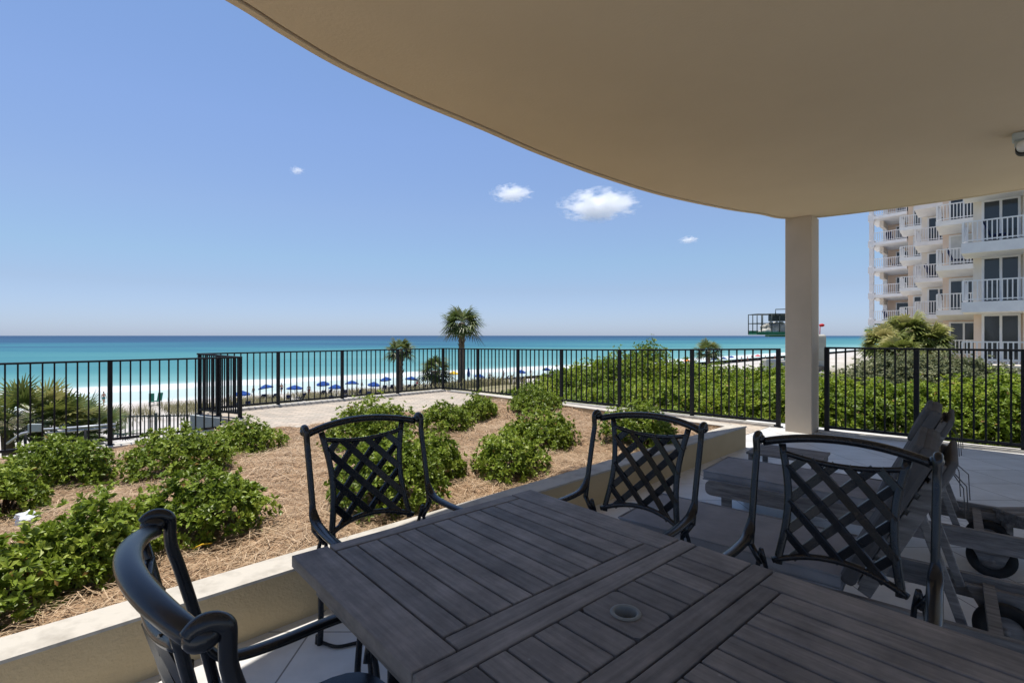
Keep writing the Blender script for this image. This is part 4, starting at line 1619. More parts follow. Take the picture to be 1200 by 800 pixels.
far_specs = [(531.5, 436, 'yellow', M_YELLOW, 'small yellow beach umbrella right behind the short bushy palm'),
             (805, 421.5, 'orange', M_ORANGE, 'orange beach umbrella far down the beach beside the hedge hump'),
             (837, 420, 'blue', M_BLUE, 'far blue beach umbrella just right of the small fan palm'),
             (848, 419, 'blue', M_BLUE, 'far blue beach umbrella between the small fan palm and the red one'),
             (857, 417.5, 'blue', M_BLUE, 'far blue beach umbrella nearest to the red one, on its left'),
             (888, 416, 'red', M_RED, 'red beach umbrella far down the beach, left of the column')]
for u, v_, cname, mt, lab in far_specs:
    y = (CH - (SANDZ + 2.1)) * FPX / (v_ - HOR)
    make_umbrella(mt, lab, Vector(((u - 600) / FPX * y, y, SANDZ)), None)

# green chairs near the water
gc = None
for k, (u, v_, rz, lab) in enumerate(((177.5, 474.5, 0.6, 'left one of the two green beach chairs on the empty sand'), (185.5, 473.5, 0.2, 'right one of the two green beach chairs on the empty sand'))):
    if gc is None:
        gc = make_lounge(M_GREENC)
        c = gc
        c['group'] = 'green beach chairs'
        c.scale = (1, 0.8, 1.45)
    else:
        c = copy_tree(gc)
    c.location = at_z(u, v_, SANDZ)
    c.rotation_euler.z = rz
    c['label'] = lab


# people ---------------------------------------------------------------
def human_mesh(walk=0.18):
    """one continuous adult body from a skinned skeleton, 1.72 m"""
    J = {
        'pelvis': (0, 0, 0.92), 'waist': (0, 0.0, 1.06), 'chest': (0, 0.01, 1.26), 'neckb': (0, 0.0, 1.42), 'neck': (0, -0.01, 1.49), 'head': (0, -0.02, 1.60), 'crown': (0, -0.01, 1.69),
        'hipl': (-0.09, 0, 0.88), 'kneel': (-0.10, -walk * 0.6, 0.48), 'ankl': (-0.10, -walk * 0.9, 0.08), 'toel': (-0.11, -walk * 0.9 - 0.17, 0.03),
        'hipr': (0.09, 0, 0.88), 'kneer': (0.10, walk * 0.2, 0.48), 'ankr': (0.10, walk * 0.9, 0.09), 'toer': (0.11, walk * 0.9 - 0.16, 0.03),
        'shl': (-0.18, 0.0, 1.38), 'ell': (-0.24, walk * 0.3, 1.10), 'wrl': (-0.25, -0.03, 0.86), 'hal': (-0.25, -0.05, 0.76),
        'shr': (0.18, 0.0, 1.38), 'elr': (0.24, -walk * 0.2, 1.10), 'wrr': (0.25, -0.15, 0.88), 'har': (0.25, -0.18, 0.79)}
    Rr = {'pelvis': (.15, .10), 'waist': (.13, .095), 'chest': (.155, .11), 'neckb': (.08, .07), 'neck': (.052, .052), 'head': (.078, .095), 'crown': (.05, .06),
          'hipl': (.085, .085), 'kneel': (.055, .055), 'ankl': (.036, .036), 'toel': (.03, .022), 'hipr': (.085, .085), 'kneer': (.055, .055), 'ankr': (.036, .036), 'toer': (.03, .022),
          'shl': (.055, .055), 'ell': (.040, .040), 'wrl': (.027, .027), 'hal': (.03, .02), 'shr': (.055, .055), 'elr': (.04, .04), 'wrr': (.027, .027), 'har': (.03, .02)}
    E = [('pelvis', 'waist'), ('waist', 'chest'), ('chest', 'neckb'), ('neckb', 'neck'), ('neck', 'head'), ('head', 'crown'),
         ('pelvis', 'hipl'), ('hipl', 'kneel'), ('kneel', 'ankl'), ('ankl', 'toel'), ('pelvis', 'hipr'), ('hipr', 'kneer'), ('kneer', 'ankr'), ('ankr', 'toer'),
         ('neckb', 'shl'), ('shl', 'ell'), ('ell', 'wrl'), ('wrl', 'hal'), ('neckb', 'shr'), ('shr', 'elr'), ('elr', 'wrr'), ('wrr', 'har')]
    names = list(J)
    me = bpy.data.meshes.new('person')
    me.from_pydata([J[k] for k in names], [(names.index(a), names.index(b_)) for a, b_ in E], [])
    o = bpy.data.objects.new('person_build', me)
    COL.objects.link(o)
    sk = o.modifiers.new('skin', 'SKIN')
    lay = me.skin_vertices[0] if len(me.skin_vertices) else None
    if lay is None:
        bm = bmesh.new()
        bm.from_mesh(me)
        bm.verts.layers.skin.verify()
        bm.to_mesh(me)
        bm.free()
        lay = me.skin_vertices[0]
    for i, k in enumerate(names):
        lay.data[i].radius = Rr[k]
        lay.data[i].use_root = (k == 'pelvis')
    sb = o.modifiers.new('sub', 'SUBSURF')
    sb.levels = sb.render_levels = 1
    dg = bpy.context.evaluated_depsgraph_get()
    ev = o.evaluated_get(dg)
    out = bpy.data.meshes.new_from_object(ev)
    bpy.data.objects.remove(o)
    for pl in out.polygons:
        pl.use_smooth = True
    return out


body_me = human_mesh()
body_me.materials.clear()
body_me.materials.append(M_SKIN)
hm = MB()
hm.ball((0, 0.015, 1.655), (0.088, 0.10, 0.085))
hair_o = hm.build('hair', M_HAIR)
hair_me = hair_o.data
bpy.data.objects.remove(hair_o)
sw = MB()
sw.sweep([(0, 0, 0.78), (0, 0, 0.86), (0, 0, 0.96), (0, 0, 1.03)], [0.19, 0.195, 0.175, 0.155], [0.125, 0.125, 0.12, 0.11], up=(0, 1, 0), n=14)
sw_o = sw.build('shorts', M_TEAL)
sw_me = sw_o.data
bpy.data.objects.remove(sw_o)
sw_b = sw_me.copy()
sw_b.materials.clear()
sw_b.materials.append(M_NAVY)
sw_r = sw_me.copy()
sw_r.materials.clear()
sw_r.materials.append(M_RED)


def person(loc, rz, label, shorts):
    o = bpy.data.objects.new('person', body_me)
    COL.objects.link(o)
    o.location = loc
    o.rotation_euler = (0, 0, rz)
    tag(o, label, 'person', 'people on the beach')
    for nm, me in (('hair', hair_me), ('shorts', shorts)):
        c = bpy.data.objects.new(nm, me)
        COL.objects.link(c)
        c.parent = o
    return o


person(at_z(121.5, 474.5, SANDZ), 1.2, 'person in teal shorts standing alone on the sand at the far left', sw_me)
crowd = [(864, 424, 'just right of the blue umbrellas far down the beach', sw_b), (869, 423, 'second right of the far blue umbrellas', sw_me), (876, 422.5, 'immediately left of the far red umbrella', sw_r),
         (881, 421, 'beside the pole of the far red umbrella', sw_b), (897, 421.5, 'just right of the far red umbrella', sw_me), (902, 421, 'midway between the far red umbrella and the column', sw_b),
         (908, 420.5, 'near the water left of the column', sw_r), (913, 420, 'nearest to the left side of the column', sw_b)]
for u, v_, lab, sh in crowd:
    person(at_z(u, v_, SANDZ), random.uniform(0, 6), 'tiny distant person in swimwear ' + lab, sh)

near = [(297, 463, 'standing below the first blue umbrellas'), (330, 459, 'between the second and third blue umbrellas'), (362, 461, 'walking left of the fourth blue umbrella'),
        (424, 455, 'between the sixth and seventh blue umbrellas'), (466, 447, 'close to the water left of the ninth blue umbrella'), (489, 452, 'between the ninth and tenth blue umbrellas'),
        (574, 444, 'standing right of the twelfth blue umbrella'), (590, 441, 'at the water by the thirteenth blue umbrella'), (622, 438, 'between the last two blue umbrellas')]
for i, (u, v_, lab) in enumerate(near):
    person(at_z(u, v_ + 3, SANDZ), random.uniform(0, 6), 'small person on the sand ' + lab, (sw_me, sw_b, sw_r)[i % 3])
row = [(570, 448), (575.5, 447.4), (581, 446.8), (586.5, 446.2), (592, 445.6), (597.5, 445), (603, 444.4)]
for i, (u, v_) in enumerate(row):
    c = copy_tree(proto_c)
    c.location = at_z(u, v_, SANDZ + 0.02)
    c.rotation_euler.z = shore_rot + math.pi + random.uniform(-0.4, 0.4)
    c['group'] = 'row of beach chairs without umbrellas'
    c['label'] = 'navy beach chair without umbrella right of the tall palm, %s in its row' % ORD[i]

def balcony_chair(lx, ly, z, rz, label):
    c = copy_tree(proto_c)
    c.name = 'balcony_chair'
    q = st(ly, -lx)
    c.location = (q.x, q.y, z + 0.01)
    c.rotation_euler = (0, 0, rz)
    c.scale = (1.0, 0.6, 1.15)
    c['group'] = 'chairs on the balconies'
    c['category'] = 'balcony chair'
    c['label'] = label


for (lx, ly, lv, rz, lab) in ((-3.5, 43.0, 2, 1.0, 'dark chair on the second balcony up of the shuttered bay'), (-2.6, 43.2, 2, 2.2, 'dark chair on the shuttered bay balcony, right of its neighbour'),
                              (-5.6, 51.2, 2, 1.2, 'dark chair behind the railing of the third bay, second floor up'), (-1.3, 33.8, 2, 0.7, 'dark chair on the upper balcony of the nearest bay'),
                              (0.9, 33.7, 1, 2.0, 'dark chair on the lower balcony of the nearest bay'), (-11.2, 68.2, 1, 1.5, 'dark chair on the lowest seaward corner balcony'),
                              (-10.6, 68.0, 3, 0.9, 'dark chair on the third seaward corner balcony up'), (-11.0, 68.3, 4, 2.1, 'dark chair on the fourth seaward corner balcony up')):
    balcony_chair(lx, ly, LEV[lv], rz, lab)

# walkway fence and handrail below the terrace, left
wf0, wf1 = at_y(128, 512, 23.0), at_y(240, 508, 25.5)
root = thing('picket_fence', 'thin grey picket fence beside the walkway down on the dune', 'fence', wf0)
L = (wf1 - wf0)
for i in range(27):
    mb = MB()
    q = L * (i / 26)
    big = i in (0, 12, 24)
    mb.box((q.x, q.y, q.z + 0.45), (0.09 if big else 0.035, 0.09 if big else 0.035, 1.1 if not big else 1.25))
    mb.build('picket', M_LIFTK, root)
mb = MB()
mb.bar(Vector((0, 0, 0.93)), L + Vector((0, 0, 0.93)), 0.06, 0.06)
mb.bar(Vector((0, 0, 0.12)), L + Vector((0, 0, 0.12)), 0.05, 0.05)
mb.build('rail', M_LIFTK, root)

root = thing('metal_handrail', 'silver metal handrail sloping in front of the palmettos behind the lower fence', 'handrail', at_y(50, 530, 9.8))
o0 = Vector(root.location)
mb = MB()
p0, p1, p2 = at_y(48, 503, 9.8), at_y(85, 501, 9.9), at_y(135, 497, 10.1)
mb.sweep([at_y(8, 520, 9.7) - o0, at_y(25, 508, 9.75) - o0, p0 - o0, p1 - o0, p2 - o0], 0.024, n=8)
mb.build('upper_tube', M_ALU, root)
mb = MB()
mb.sweep([at_y(55, 507, 9.8) - o0, at_y(85, 504.5, 9.9) - o0, at_y(135, 500.5, 10.1) - o0], 0.02, n=8)
mb.build('lower_tube', M_ALU, root)
for u in (30, 60, 100, 130):
    mb = MB()
    q = at_y(u, 503, 9.85) - o0
    mb.sweep([q, q + Vector((0, 0, -0.9))], 0.02, n=8)
    mb.build('post', M_RAIL, root)
mb = MB()
mb.box(at_y(41, 501, 9.7) - o0, (0.24, 0.06, 0.15), bev=0.01)
o = mb.build('sign_panel', M_PLASTIC, root)

# ------------------------------------------------------------------ dining table
TZ = 0.73
t_left = at_z(340, 650.5, TZ)
t_far = at_z(621.6, 572.7, TZ)
tdir = (t_far - t_left)
WID = tdir.length
tx = tdir.normalized()                     # across the table (towards a)
ty = Vector((tx.y, -tx.x, 0))              # along the table towards the viewer
rot_t = math.atan2(ty.y, ty.x)
table = thing('dining_table', 'charcoal slatted wooden dining table with a round umbrella hole', 'table', (t_left.x, t_left.y, 0), rot_t)
# local frame: x along the table (ty), y across (tx)
SEC = 0.665
LEAF = 0.275
TH = 0.032
GAP = 0.0058


def board(mb, x0, x1, y0, y1, th=TH, dz=0.0):
    g = GAP / 2
    mb.box(((x0 + x1) / 2, (y0 + y1) / 2, TZ - th / 2 + dz), (x1 - x0 - 2 * g, y1 - y0 - 2 * g, th), None, None, 0.0025)


def board_grain_x(name, boards):
    mb = MB()
    for b_ in boards:
        board(mb, *b_)
    return mb.build(name, M_TABLE, table)


def board_grain_y(name, boards):
    mb = MB()
    for (x0, x1, y0, y1) in boards:
        mb.box(((y0 + y1) / 2, -(x0 + x1) / 2, TZ - TH / 2), (y1 - y0 - GAP, x1 - x0 - GAP, TH), None, None, 0.0025)
    o = mb.build(name, M_TABLE, table)
    o.rotation_euler = (0, 0, R(90))
    return o


RW = 0.108
ER = 0.055
for (a, b_, far) in ((0.0, SEC, True), (SEC + LEAF, 2 * SEC + LEAF, False)):
    board_grain_x('side_rail', [(a, b_, 0, RW)])
    board_grain_x('side_rail', [(a, b_, WID - RW, WID)])
    board_grain_y('end_rail', [(a, a + ER, RW, WID - RW)])
    board_grain_y('end_rail', [(b_ - ER, b_, RW, WID - RW)])
    k = 11
    w = (WID - 2 * RW) / k
    board_grain_x('slats', [(a + ER, b_ - ER, RW + i * w, RW + (i + 1) * w) for i in range(k)])
a, b_ = SEC, SEC + LEAF
LR = 0.058
board_grain_y('leaf_rail', [(a, a + LR, 0.0, WID)])
board_grain_y('leaf_rail', [(b_ - LR, b_, 0.0, WID)])
ends = [0.0, RW]
hole_w = 0.135
n_side = 4
w = (WID - 2 * RW - hole_w) / 2 / n_side
bl = [(a + LR, b_ - LR, 0.0, RW), (a + LR, b_ - LR, WID - RW, WID)]
for i in range(n_side):
    bl.append((a + LR, b_ - LR, RW + i * w, RW + (i + 1) * w))
    bl.append((a + LR, b_ - LR, WID - RW - (i + 1) * w, WID - RW - i * w))
board_grain_x('leaf_slats', bl)
# block with the hole: ring of quads round a circle
hx, hy = (a + b_) / 2, WID / 2
x0, x1, y0, y1 = a + LR + GAP / 2, b_ - LR - GAP / 2, WID / 2 - hole_w / 2 + GAP / 2, WID / 2 + hole_w / 2 - GAP / 2
mb = MB()
hr = 0.027
n = 40
V, F = [], []
for z in (TZ, TZ - TH):
    for i in range(n):
        an = 2 * math.pi * i / n
        c_, s_ = math.cos(an), math.sin(an)
        V.append((hx + hr * c_, hy + hr * s_, z))
    for i in range(n):
        an = 2 * math.pi * i / n
        c_, s_ = math.cos(an), math.sin(an)
        k = min(((x1 - x0) / 2) / max(abs(c_), 1e-6), ((y1 - y0) / 2) / max(abs(s_), 1e-6))
        V.append((hx + k * c_, hy + k * s_, z))
for i in range(n):
    j = (i + 1) % n
    F += [(i, n + i, n + j, j), (2 * n + i, 2 * n + j, 3 * n + j, 3 * n + i), (i, j, 2 * n + j, 2 * n + i), (n + i, 3 * n + i, 3 * n + j, n + j)]
mb.add(V, F)
mb.build('hole_block', M_TABLE, table)
mb = MB()
V, F = [], []
prof = [(0.0245, TZ - 0.05), (0.0245, TZ + 0.001), (0.0262, TZ + 0.003), (0.033, TZ + 0.0028), (0.0345, TZ + 0.001)]
for r_, z in prof:
    for i in range(n):
        an = 2 * math.pi * i / n
        V.append((hx + r_ * math.cos(an), hy + r_ * math.sin(an), z))
for q in range(len(prof) - 1):
    for i in range(n):
        j = (i + 1) % n
        F.append((q * n + i, q * n + j, (q + 1) * n + j, (q + 1) * n + i))
mb.add(V, F, None, True)
mb.build('hole_ring', M_PLASTICD, table)
mb = MB()
mb.cyl((hx, hy, TZ - 0.055), 0.0255, 0.01, n=24)
mb.build('hole_bottom', M_RUBBER, table)
# apron, inset, and legs
TOT = 2 * SEC + LEAF
mb = MB()
for (p, q) in (((0.07, 0.06), (TOT - 0.07, 0.06)), ((0.07, WID - 0.06), (TOT - 0.07, WID - 0.06))):
    mb = MB()
    mb.bar((p[0], p[1], TZ - TH - 0.035), (q[0], q[1], TZ - TH - 0.035), 0.025, 0.068)
    mb.build('apron', M_TABLE, table)
for xx in (0.07, TOT - 0.07):
    mb = MB()
    mb.bar((xx, 0.075, TZ - TH - 0.035), (xx, WID - 0.075, TZ - TH - 0.035), 0.025, 0.066)
    mb.build('apron', M_TABLE, table)
for (x, y) in ((0.42, 0.30), (0.42, WID - 0.30), (TOT - 0.42, 0.30), (TOT - 0.42, WID - 0.30)):
    mb = MB()
    mb.box((x, y, (TZ - TH - 0.004) / 2), (0.06, 0.06, TZ - TH - 0.006), None, None, 0.006)
    mb.build('leg', M_CHAIR, table)

# ------------------------------------------------------------------ lattice chairs
CW = 0.275      # half width between the outer posts
CT = 0.93       # top


def back_y(x, z):
    return -0.215 - 0.20 * (z - 0.45) - 0.10 * max(0.0, z - 0.45) ** 2 - 0.055 * (1 - (x / CW) ** 2)


def bk(x, z, off=0.0):
    return Vector((x, back_y(x, z) + off, z))


def make_chair(label, rz, loc):
    root = thing('lattice_chair', label, 'chair', loc, rz, 'black lattice back chairs round the table')
    # top rail, bowed back and arched
    mb = MB()
    k = 22
    pts, rx, ry = [], [], []
    for i in range(k + 1):
        x = -CW + 2 * CW * i / k
        z = CT - 0.028 + 0.034 * (1 - (x / CW) ** 2) ** 0.9
        pts.append(bk(x, z))
        e = abs(x / CW)
        rx.append(0.023 - 0.006 * e ** 4)
        ry.append(0.0165)
    mb.sweep(pts, rx, ry, up=(0, 0, 1), n=14)
    for s in (-1, 1):
        c = bk(s * (CW + 0.012), CT - 0.016)
        mb.ball(c + Vector((0, -0.002, 0)), (0.022, 0.026, 0.021), seg=16, rings=10)
    mb.build('top_rail', M_CHAIR, root)
    for s in (-1, 1):
        # outer post curling over the rail end
        mb = MB()
        pts = []
        zt = CT - 0.020
        ctr = bk(s * (CW + 0.012), zt - 0.004)
        for an in (150, 120, 90, 60, 30, 0):
            pts.append(ctr + Vector((s * 0.004, 0.028 * math.cos(R(an)), 0.024 * math.sin(R(an)) + 0.004)))
        for z in (0.86, 0.80, 0.72, 0.64, 0.56, 0.50):
            pts.append(Vector((s * (CW + 0.014 - 0.006 * (CT - z)), back_y(CW, z) + 0.022, z)))
        pts = catmull(pts, 4)
        mb.sweep(pts, [0.0120 + 0.0030 * smooth(i / 8.0) - 0.0018 * smooth((i - 14) / 10.0) for i in range(len(pts))], None, up=(1, 0, 0), n=14)
        mb.build('back_post', M_CHAIR, root)
        # arm: sweeps off the post, forward
        mb = MB()
        px_ = s * (CW + 0.014)
        yb = back_y(CW, 0.62) + 0.022
        pts = [Vector((px_, yb - 0.004, 0.635)), Vector((px_, yb + 0.010, 0.590)), Vector((px_, yb + 0.04, 0.555)), Vector((px_, yb + 0.09, 0.538)), Vector((px_ + s * 0.003, yb + 0.19, 0.532)), Vector((px_ + s * 0.006, yb + 0.30, 0.534)), Vector((px_ + s * 0.006, yb + 0.39, 0.530)), Vector((px_ + s * 0.005, yb + 0.44, 0.512)), Vector((px_ + s * 0.003, yb + 0.45, 0.49))]
        mb.sweep(catmull(pts, 4), [0.010 + 0.012 * smooth(i / 8.0) for i in range(len(catmull(pts, 4)))], 0.0115, up=(0, 0, 1), n=12)
        mb.build('arm', M_CHAIR, root)
    # inner frame: hour-glass stiles
    fr = MB()

    def stile(z):
        q = (z - 0.47) / (0.895 - 0.47)
        return 0.200 - 0.028 * math.sin(math.pi * min(1, max(0, q))) + 0.012 * (q - 0.5)

    for s in (-1, 1):
        pts = [bk(s * stile(0.442 + 0.458 * i / 14), 0.442 + 0.458 * i / 14) for i in range(15)]
        fr.sweep(pts, 0.0145, 0.010, up=(0, 1, 0), n=12)
    xt = stile(0.885)
    pts = [bk(xt * (i / 7 - 1), 0.868 - 0.030 * (1 - (i / 7 - 1) ** 2)) for i in range(15)]
    fr.sweep(pts, 0.011, 0.011, up=(0, 0, 1), n=12)
    pts = [bk(0.215 * (i / 7 - 1), 0.452 + 0.045 * (1 - (i / 7 - 1) ** 2)) for i in range(15)]
    fr.sweep(pts, 0.014, 0.012, up=(0, 0, 1), n=12)
    fr.build('back_frame', M_CHAIR, root)
    # lattice bars
    lt = MB()

    def inside(x, z):
        zb = 0.452 + 0.045 * (1 - (x / 0.215) ** 2)
        zt = 0.868 - 0.030 * (1 - (x / xt) ** 2)
        return zb - 0.004 <= z <= zt + 0.004 and abs(x) <= stile(z) + 0.002

    slope = 1.02
    for sgn in (-1, 1):
        for c in [-0.430 + 0.118 * i for i in range(9)]:
            seg = []
            for i in range(161):
                x = -0.22 + 0.44 * i / 160
                z = 0.665 + sgn * slope * x + c + 0.035
                if inside(x, z):
                    seg.append((x, z))
            if len(seg) < 8:
                continue
            (xa, za), (xb, zb) = seg[0], seg[-1]
            m_ = 8
            pts = [bk(xa + (xb - xa) * i / m_, za + (zb - za) * i / m_, 0.004 * sgn) for i in range(m_ + 1)]
            # flat bar: rectangle swept
            verts, faces = [], []
            dv = (pts[-1] - pts[0]).normalized()
            nrm = Vector((0, 1, -0.2)).normalized()
            sd = dv.cross(nrm).normalized()
            for q in pts:
                verts += [q + sd * 0.0158 + nrm * 0.0045, q + sd * 0.0135 + nrm * 0.006, q - sd * 0.0135 + nrm * 0.006, q - sd * 0.0158 + nrm * 0.0045, q - sd * 0.0158 - nrm * 0.005, q + sd * 0.0158 - nrm * 0.005]
            for i in range(m_):
                for j in range(6):
                    j2 = (j + 1) % 6
                    faces.append((i * 6 + j, i * 6 + j2, (i + 1) * 6 + j2, (i + 1) * 6 + j))
            faces.append(tuple(range(6)))
            faces.append(tuple(m_ * 6 + j for j in reversed(range(6))))
            lt.add(verts, faces)
    lt.build('lattice', M_CHAIR, root)
    # seat
    mb = MB()
    so = []
    for i in range(28):
        an = 2 * math.pi * i / 28
        cx, sy = math.cos(an), math.sin(an)
        so.append((0.25 * math.copysign(abs(cx) ** 0.5, cx), -0.015 + 0.195 * math.copysign(abs(sy) ** 0.5, sy)))
    mb.prism(so, 0.385, 0.405)
    mb.build('seat', M_CHAIR, root)
    # legs: paired strands that part into a loop, then a foot
    for (sx, sy) in ((-1, -1), (1, -1), (-1, 1), (1, 1)):
        mb = MB()
        x0 = sx * 0.245
        top_y = -0.20 if sy < 0 else 0.175
        foot = Vector((sx * 0.262, -0.225 if sy < 0 else 0.205, 0.0))
        for st_ in (-1, 1):
            pts = []
            rad = []
            for i in range(15):
                t = i / 14
                q = Vector((x0, top_y, 0.50)).lerp(foot, t)
                w = 0.020 * math.sin(math.pi * min(1, t / 0.55)) if t < 0.55 else 0.003
                curve = 0.018 * math.sin(math.pi * t * 1.6)
                pts.append(q + Vector((st_ * w, sy * curve, 0)))
                rad.append(0.0085 + 0.002 * t)
            mb.sweep(pts, rad, n=8)
        mb.sweep([foot + Vector((0, 0, 0.035)), foot + Vector((0, 0, 0.0))], [0.013, 0.016], n=12)
        if sy > 0:
            mb.sweep([Vector((sx * (CW + 0.016), back_y(CW, 0.62) + 0.022 + 0.45, 0.495)), Vector((sx * 0.275, 0.20, 0.45)), Vector((x0, top_y, 0.40))], [0.011, 0.011, 0.010], n=10)
        else:
            mb.sweep([Vector((sx * (CW + 0.010), back_y(CW, 0.50) + 0.022, 0.505)), Vector((x0, top_y, 0.44))], [0.013, 0.011], n=10)
        mb.build('leg', M_CHAIR, root)
    return root


def chair_from_rail(pl, pr, label, proto=None):
    """pl, pr: the left and right ends of the top rail as the sitter's back is seen from behind; faces away"""
    mid = (pl + pr) / 2
    d = (pr - pl).normalized()           # local +X
    f = Vector((-d.y, d.x, 0))           # local +Y, forward
    back_off = back_y(CW, CT - 0.02)
    loc = mid - f * back_off
    rz = math.atan2(d.y, d.x)
    if proto is None:
        return make_chair(label, rz, (loc.x, loc.y, 0))
    c = copy_tree(proto)
    c.location = (loc.x, loc.y, 0)
    c.rotation_euler.z = rz
    c['label'] = label
    return c


ZC = CT
# forward of chair at the far end is towards the viewer-right (ty): +X must be along -tx
c1l, c1r = at_z(357, 507, ZC - 0.02), at_z(489, 491, ZC - 0.02)
ch = chair_from_rail(c1r, c1l, 'black lattice back chair at the far short end of the table, seen against the shrubs')
c2l, c2r = at_z(703, 488, ZC - 0.02), at_z(822, 503, ZC - 0.02)
chair_from_rail(c2r, c2l, 'black lattice back chair in front of the planter wall, on the table\'s far long side', ch)
c3l, c3r = at_z(893, 515, ZC - 0.02), at_z(1094, 541, ZC - 0.02)
chair_from_rail(c3r, c3l, 'black lattice back chair nearest the loungers, at the right of the table', ch)
c0f, c0n = at_z(178, 616, ZC - 0.02), at_z(236, 752, ZC - 0.02)
chair_from_rail(c0f, c0n, 'black lattice back chair in the left foreground, seen from above and side on', ch)

# cable on the floor under the table
mb = MB()
pts = [at_z(*q, 0.008) for q in ((377, 752), (395, 757), (420, 752), (440, 748))]
mb.sweep(catmull(pts, 8), 0.007, n=8)
o = mb.build('cable', M_RUBBER)
tag(o, 'thin black cable curving over the tiles under the table', 'cable')
# round weighted base standing under the table
q = at_z(462, 842, 0.0)
root = thing('umbrella_base', 'round black umbrella stand on the floor under the table corner', 'umbrella stand', (q.x, q.y, 0))
mb = MB()
mb.sweep([(0, 0, 0), (0, 0, 0.03), (0, 0, 0.06), (0, 0, 0.075)], [0.10, 0.10, 0.085, 0.04], n=28)
mb.build('foot', M_RUBBER, root)
mb = MB()
mb.sweep([(0, 0, 0.07), (0, 0, 0.42)], 0.024, n=16)
mb.build('tube', M_CHAIR, root)

# ------------------------------------------------------------------ loungers


def rounded_board(mb, p, q, th, h, r=0.04):
    """board standing on edge with rounded ends, p-q its centre line"""
    p, q = Vector(p), Vector(q)
    d = (q - p).normalized()
    L = (q - p).length
    side = Vector((0, 0, 1)).cross(d).normalized()
    up = Vector((0, 0, 1))
    prof = []
    for (cx, cz, a0) in ((L - r, h / 2 - r, 0), (r, h / 2 - r, 90), (r, -h / 2 + r, 180), (L - r, -h / 2 + r, 270)):
        for k in range(6):
            an = R(a0 + 90 * k / 5)
            prof.append((cx + r * math.cos(an), cz + r * math.sin(an)))
    n = len(prof)
    V = [p + d * x + up * z + side * th / 2 for x, z in prof] + [p + d * x + up * z - side * th / 2 for x, z in prof]
    F = [tuple(reversed(range(n))), tuple(range(n, 2 * n))]
    for i in range(n):
        j = (i + 1) % n
        F.append((i, j, n + j, n + i))
    mb.add(V, F)


